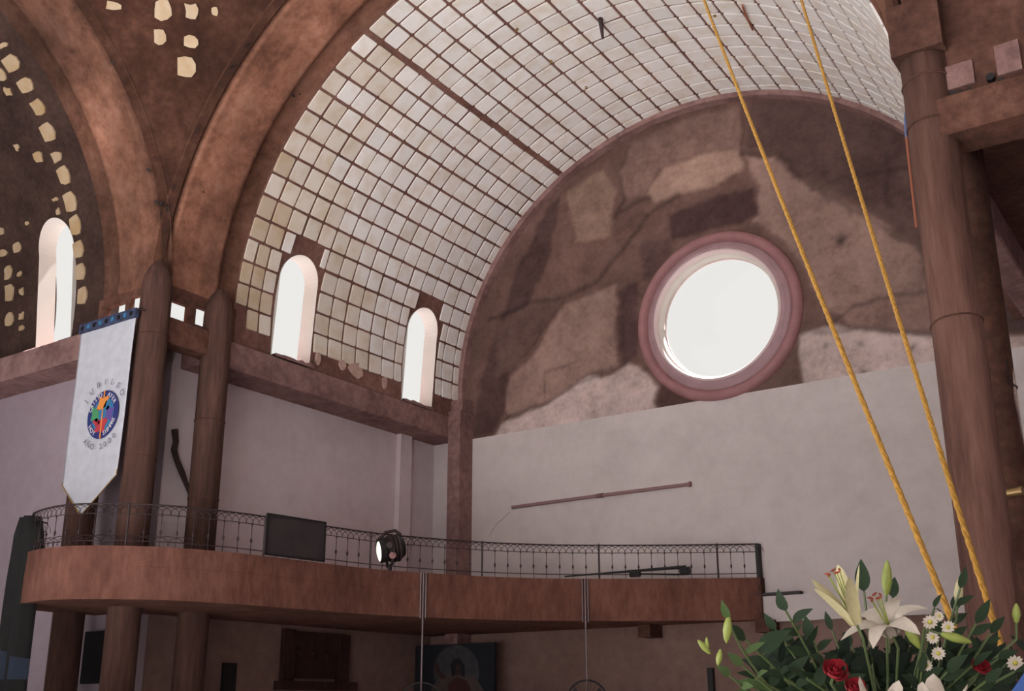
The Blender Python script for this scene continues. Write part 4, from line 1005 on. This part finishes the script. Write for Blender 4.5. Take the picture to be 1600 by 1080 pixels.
def sprig(tip, dist, nl, size, lab, mt='leaf', bend=.0, span=.75, bud=False, name='leafy_sprig'):
    tp = W(at(*tip, dist)); c0 = foc+np.array([random.uniform(-.06, .06), random.uniform(-.05, .05), -.03]); mid = (tp+c0)/2+rgt*bend+np.array([0, 0, .03])
    t = empty(name, c0, lab, 'foliage', 'green sprigs in the flower arrangement', None, True)
    curve = [(1-f)**2*c0+2*f*(1-f)*mid+f*f*tp for f in np.linspace(0, 1, 12)]
    b = MB(); b.tube(curve, [.0032]*6+[.0024]*6, 5); b.build('stem', M['stem'], t, world=True)
    for k_ in range(nl):
        f = 1-span*(k_/max(1, nl-1)); i = min(int(f*11), 10); p = curve[i]+(curve[i+1]-curve[i])*(f*11-i); tg = curve[i+1]-curve[i]; tg /= np.linalg.norm(tg)
        sd_ = 1 if k_ % 2 else -1
        if k_ == 0: d = tg
        else: d = tg*.55+rgt*sd_*random.uniform(.5, .9)+camdir*random.uniform(-.5, .25)+cup*random.uniform(-.1, .3)
        put(LM[(mt, random.randrange(3))], 'leaf', t, p, d, size*random.uniform(.75, 1.15), up=tuple(-camdir*.8+np.array([0, 0, .6])+rgt*random.uniform(-.5, .5)), roll=random.uniform(-.5, .5))
    return t
def budobj(par, p, d, L_, r, mt='bud'):
    b = MB(); d = np.array(d)/np.linalg.norm(d); b.lathe([(.001, 0), (r*.6, L_*.12), (r, L_*.42), (r*.85, L_*.68), (r*.4, L_*.92), (.0005, L_)], p, d, 9)
    b.build('bud', M[mt], par, world=True, smooth=True)
SG = [((1228,955),2.05,9,.050),((1212,985),2.12,8,.046),((1165,1000),2.0,7,.062),((1240,1010),2.2,9,.048),((1200,1040),2.05,8,.048),((1270,1000),2.15,8,.044),((1290,1040),1.98,9,.046),((1260,1060),1.95,8,.048),
      ((1330,1010),2.25,8,.044),((1360,1040),2.2,9,.046),((1420,1010),2.28,9,.046),((1440,1050),2.0,8,.044),((1480,1050),1.98,9,.046),((1500,920),2.1,7,.052),((1490,955),2.15,8,.048),((1525,975),2.1,9,.048),
      ((1548,990),2.12,9,.042),((1560,1030),2.05,9,.044),((1520,1040),2.0,8,.044),((1585,1050),2.0,8,.044),((1350,925),2.15,4,.055),((1395,935),2.2,4,.05),((1300,985),2.2,6,.040),((1225,1060),2.0,8,.046),
      ((1180,1060),2.0,7,.046),((1320,1065),1.95,8,.046),((1405,1068),2.15,8,.046),((1540,1065),1.95,8,.046),((1460,950),2.25,5,.036)]
desc = ['tallest dark green sprig left of the lilies', 'dark green sprig below the tallest left one', 'broad leaved sprig reaching furthest left', 'dense dark sprig left of the red rose', 'low dark sprig at the left edge of the flowers',
        'small leaved sprig under the half open lily', 'dark sprig directly behind the red rose', 'low dark sprig in front of the red rose', 'dark sprig under the big open lily', 'dark sprig right of the red rose', 'dark sprig behind the stem of the big lily',
        'dark sprig left of the lower daisies', 'low dark sprig right of the lower daisies', 'upright dark sprig beside the yellow rope', 'dark sprig above the horizontal pale bud', 'arching dark sprig below the right rope', 'drooping dark sprig near the big column',
        'dark sprig right of the dark red rose', 'dark sprig over the dark red rose', 'dark sprig in the bottom right corner', 'single pointed leaves left of the big lily', 'leaves right of the upright green bud', 'thin sprig between the half open lily and the rose',
        'low dark sprig at the bottom left of the flowers', 'lowest left dark sprig', 'low dark sprig under the red rose', 'low sprig between the two white bottom petals', 'low dark sprig under the dark red rose', 'small round leaved sprig above the daisies']
for (tip, d_, nl, sz), ds in zip(SG, desc): sprig(tip, d_, nl, sz, ds, span=.62)
b = MB()                           # uncountable filler leaves deep in the arrangement
for i in range(230):
    p = W(at(random.uniform(1195, 1600)+random.uniform(-20, 20), 1012+90*random.random()**.8, random.uniform(2.08, 2.4))); d = cup*random.uniform(.2, 1)+rgt*random.uniform(-1, 1)+camdir*random.uniform(-.4, .4)
    me = LM[('leaf', random.randrange(3))]; q = Matrix.Translation(Vector(p)) @ orient(d, tuple(-camdir+rgt*random.uniform(-.7, .7)+cup*.5)) @ Matrix.Diagonal((.048, .048, .048, 1)); b.add([tuple(q @ v.co) for v in me.vertices], [tuple(f.vertices) for f in me.polygons])
o = b.build('foliage', M['leaf_deep'], None, world=True, smooth=True); tag(o, 'mass of dark leaves deep inside the flower arrangement', 'foliage', kind='stuff')
# light green lily bud stem at the far left
t = sprig((1138, 968), 1.95, 3, .055, 'pale green bud stem at the far left of the flowers', 'leaf2', -.10, .45)
for x, y, dx, L_, r in [(1135, 1005, .08, .052, .0085), (1110, 1022, -.9, .034, .006), (1106, 1018, -.1, .026, .004), (1122, 1040, .15, .030, .006)]:
    budobj(t, W(at(x, y, 1.95)), rgt*dx+cup, L_, r)
t = sprig((1140, 1055), 1.95, 5, .036, 'low pale green sprig at the bottom left of the flowers', 'leaf2', -.05, .5)
t = sprig((1160, 1040), 1.97, 5, .036, 'pale green curled sprig beside the leftmost bud stem', 'leaf2', -.05, .5)
# lilies
def petal_mesh(name, mt, L_=1.0, wid=.36, recurve=.5, cup_=.25, n_=9):
    V, F = [], []
    for i in range(n_+1):
        u = i/n_; w = wid/2*(.25+.75*math.sin(PI*min(1, .12+u*.88))**.8) if i < n_ else .006
        r = .06+.42*u**1.4+recurve*max(0, u-.55)**1.5; h = u*(1-.28*u*recurve)-recurve*.9*max(0, u-.6)**2
        for s in (-1, -.5, 0, .5, 1): V.append((s*w, h, r-cup_*w*abs(s)**2*-1))
    for i in range(n_):
        for j in range(4): a = i*5+j; F.append((a, a+1, a+6, a+5))
    me = bpy.data.meshes.new(name); me.from_pydata(V, [], F); me.shade_smooth(); me.materials.append(M[mt]); return me
PM = {('petal', 'open'): petal_mesh('petal', 'petal', 1, .46, 1.7, .3), ('petal', 'half'): petal_mesh('petal', 'petal_y', 1, .26, .1, .25), ('petal', 'tall'): petal_mesh('petal', 'petal', 1, .5, .0, .35)}
def lily(c_px, dist, axis, size, lab, kind='open', npet=6, spin=0., stemto=True):
    c = W(at(*c_px, dist)); axis = np.array(axis)/np.linalg.norm(axis)
    t = empty('lily', c, lab, 'flower', None, None, True)
    o0 = orient(axis, tuple(-camdir))
    for k_ in range(npet):
        o = bpy.data.objects.new('petal', PM[('petal', kind)]); COL.objects.link(o); o.parent = t
        o.matrix_basis = o0 @ Matrix.Rotation(k_*2*PI/npet+spin, 4, 'Y') @ Matrix.Diagonal((size, size, size*(.92 if k_ % 2 else 1.05), 1))
    if kind != 'tall':
        for k_ in range(5):
            a = k_*2*PI/5; e = o0 @ Vector((.12*math.cos(a), .95 if kind == 'open' else 1.0, .12*math.sin(a))); e = np.array(e)*size+c
            b = MB(); b.tube([c, e], .0012, 4); b.build('filament', M['bud'], t, world=True)
            q = np.array(o0 @ Vector((math.sin(a), 0, math.cos(a)))); b = MB(); b.tube([e-q*.006, e, e+q*.006], [.0012, .0026, .0012], 5); b.build('anther', M['anther'], t, world=True)
    b = MB(); m2 = (c+foc)/2-axis*.02; b.tube([c-axis*.0+axis*.005, c-axis*.03, m2, foc], .0028, 6); b.build('stem', M['stem'], t, world=True)
    return t
lily((1394, 992), 2.05, -rgt*.42+cup*.85-camdir*.15, .088, 'large open white lily in the middle of the arrangement', 'open', 6, .3)
lily((1338, 975), 2.02, -rgt*.45+cup*1.0, .105, 'half open cream lily with rust anthers at upper left', 'half', 5, .2)
lily((1374, 1140), 1.85, cup+rgt*.1, .082, 'white lily whose petal tips rise at the bottom edge, left one', 'tall', 3, .0)
lily((1466, 1140), 1.85, cup*1.0+rgt*.05, .085, 'white lily whose petal tip rises at the bottom edge, right one', 'tall', 3, 1.0)
def budstem(px, dist, d, L_, r, lab, mt='bud'):
    p = W(at(*px, dist)); t = empty('lily_bud', p, lab, 'bud', None, None, True); d = np.array(d)
    budobj(t, p, d, L_, r, mt); b = MB(); b.tube([p+d/np.linalg.norm(d)*.004, p-d/np.linalg.norm(d)*.03, (p+foc)/2, foc], .0026, 5); b.build('stem', M['stem'], t, world=True)
budstem((1385, 932), 2.1, cup+rgt*.02, .070, .0105, 'upright green lily bud above the big open lily')
budstem((1496, 946), 2.12, cup+rgt*.08, .055, .009, 'pale yellow bud standing by the yellow rope', 'petal_y')
budstem((1468, 990), 2.0, rgt-cup*.28, .062, .009, 'pale green bud lying sideways right of the daisies')
budstem((1588, 975), 2.1, cup, .040, .008, 'green bud at the right edge of the picture')
budstem((1440, 1015), 2.02, -rgt*.55+cup*.8, .060, .010, 'green bud leaning left under the big lily')
# daisies
def daisy(px, dist, r, lab):
    c = W(at(*px, dist)); t = empty('daisy', c, lab, 'flower', 'small white daisies right of the big lily', None, True); nrm = -camdir+rgt*random.uniform(-.3, .3)+cup*random.uniform(-.2, .4); nrm /= np.linalg.norm(nrm)
    u = np.cross(nrm, [0, 0, 1.]); u /= np.linalg.norm(u); w = np.cross(u, nrm)
    for k_ in range(12):
        a = k_*2*PI/12+random.uniform(-.08, .08); d = u*math.cos(a)+w*math.sin(a); e = np.cross(nrm, d); q = c+nrm*.001
        v = [q+d*r*.2-e*r*.07, q+d*r*.2+e*r*.07, q+d*r*.7+e*r*.2, q+d*r+nrm*r*.05, q+d*r*.7-e*r*.2]; obj('petal', v+[x-nrm*.0008 for x in v], [(0,1,2,3,4), (9,8,7,6,5)], M['petal'], t, world=True)
    b = MB(); b.lathe([(r*.34, -.001), (r*.30, r*.14), (.0005, r*.22)], c, nrm, 10); b.build('centre', M['eye'], t, world=True, smooth=True)
    b = MB(); b.tube([c-nrm*.001, c-nrm*.02, (c+foc)/2, foc], .0016, 5); b.build('stem', M['stem'], t, world=True)
for (x, y, r), ds in zip([(1453,972,.015),(1481,980,.0135),(1467,963,.010),(1457,996,.013),(1466,1021,.0135),(1448,1040,.011),(1586,1036,.016)],
    ['largest white daisy, just right of the big lily', 'white daisy furthest right of the upper three', 'smallest half turned daisy above the upper pair', 'daisy partly behind the sideways green bud', 'daisy below the sideways green bud', 'lowest daisy of the cluster', 'white daisy at the right edge of the picture']):
    daisy((x, y), 2.0, r, ds)
def rose(px, dist, r, lab):
    c = W(at(*px, dist)); t = empty('rose', c, lab, 'flower', None, None, True); ax_ = -camdir*.6+cup*.7; ax_ /= np.linalg.norm(ax_); u = np.cross(ax_, rgt); u /= np.linalg.norm(u); w = np.cross(ax_, u)
    for k_ in range(13):
        a0 = k_*2.4; rr = r*(.18+.82*k_/12); hh = r*(.75-.35*k_/12); P = []
        for j in range(4):
            v_ = j/3; P.append([c+ax_*(hh*(2*v_-1)*.8)+(u*math.cos(a0+s*.75)+w*math.sin(a0+s*.75))*rr*(.55+.45*math.sin(PI*.5*min(1, v_*1.4))+.12*max(0, v_-.7)) for s in np.linspace(-1, 1, 6)])
        b = MB(); b.grid(P); b.build('petal', M['rose'], t, world=True, smooth=True)
    b = MB(); b.tube([c, c-ax_*.04, foc], .003, 5); b.build('stem', M['stem'], t, world=True)
rose((1305, 1048), 1.93, .024, 'red rose low in the middle of the flowers'); rose((1336, 1074), 1.92, .020, 'red rose at the bottom edge below the other red one'); rose((1532, 1042), 2.0, .018, 'dark red rose among leaves at the right')
# blue ribbon corner at bottom right
P = [[W(at(1560+u*40, 1110-u*58+v*14, 1.9)) for u in np.linspace(0, 1.3, 7)] for v in (0, 1, 2)]
b = MB(); b.grid(P); o = b.build('ribbon', M['bluerib'], None, world=True); tag(o, 'blue ribbon end in the bottom right corner', 'ribbon'); o.modifiers.new('t', 'SOLIDIFY').thickness = .003
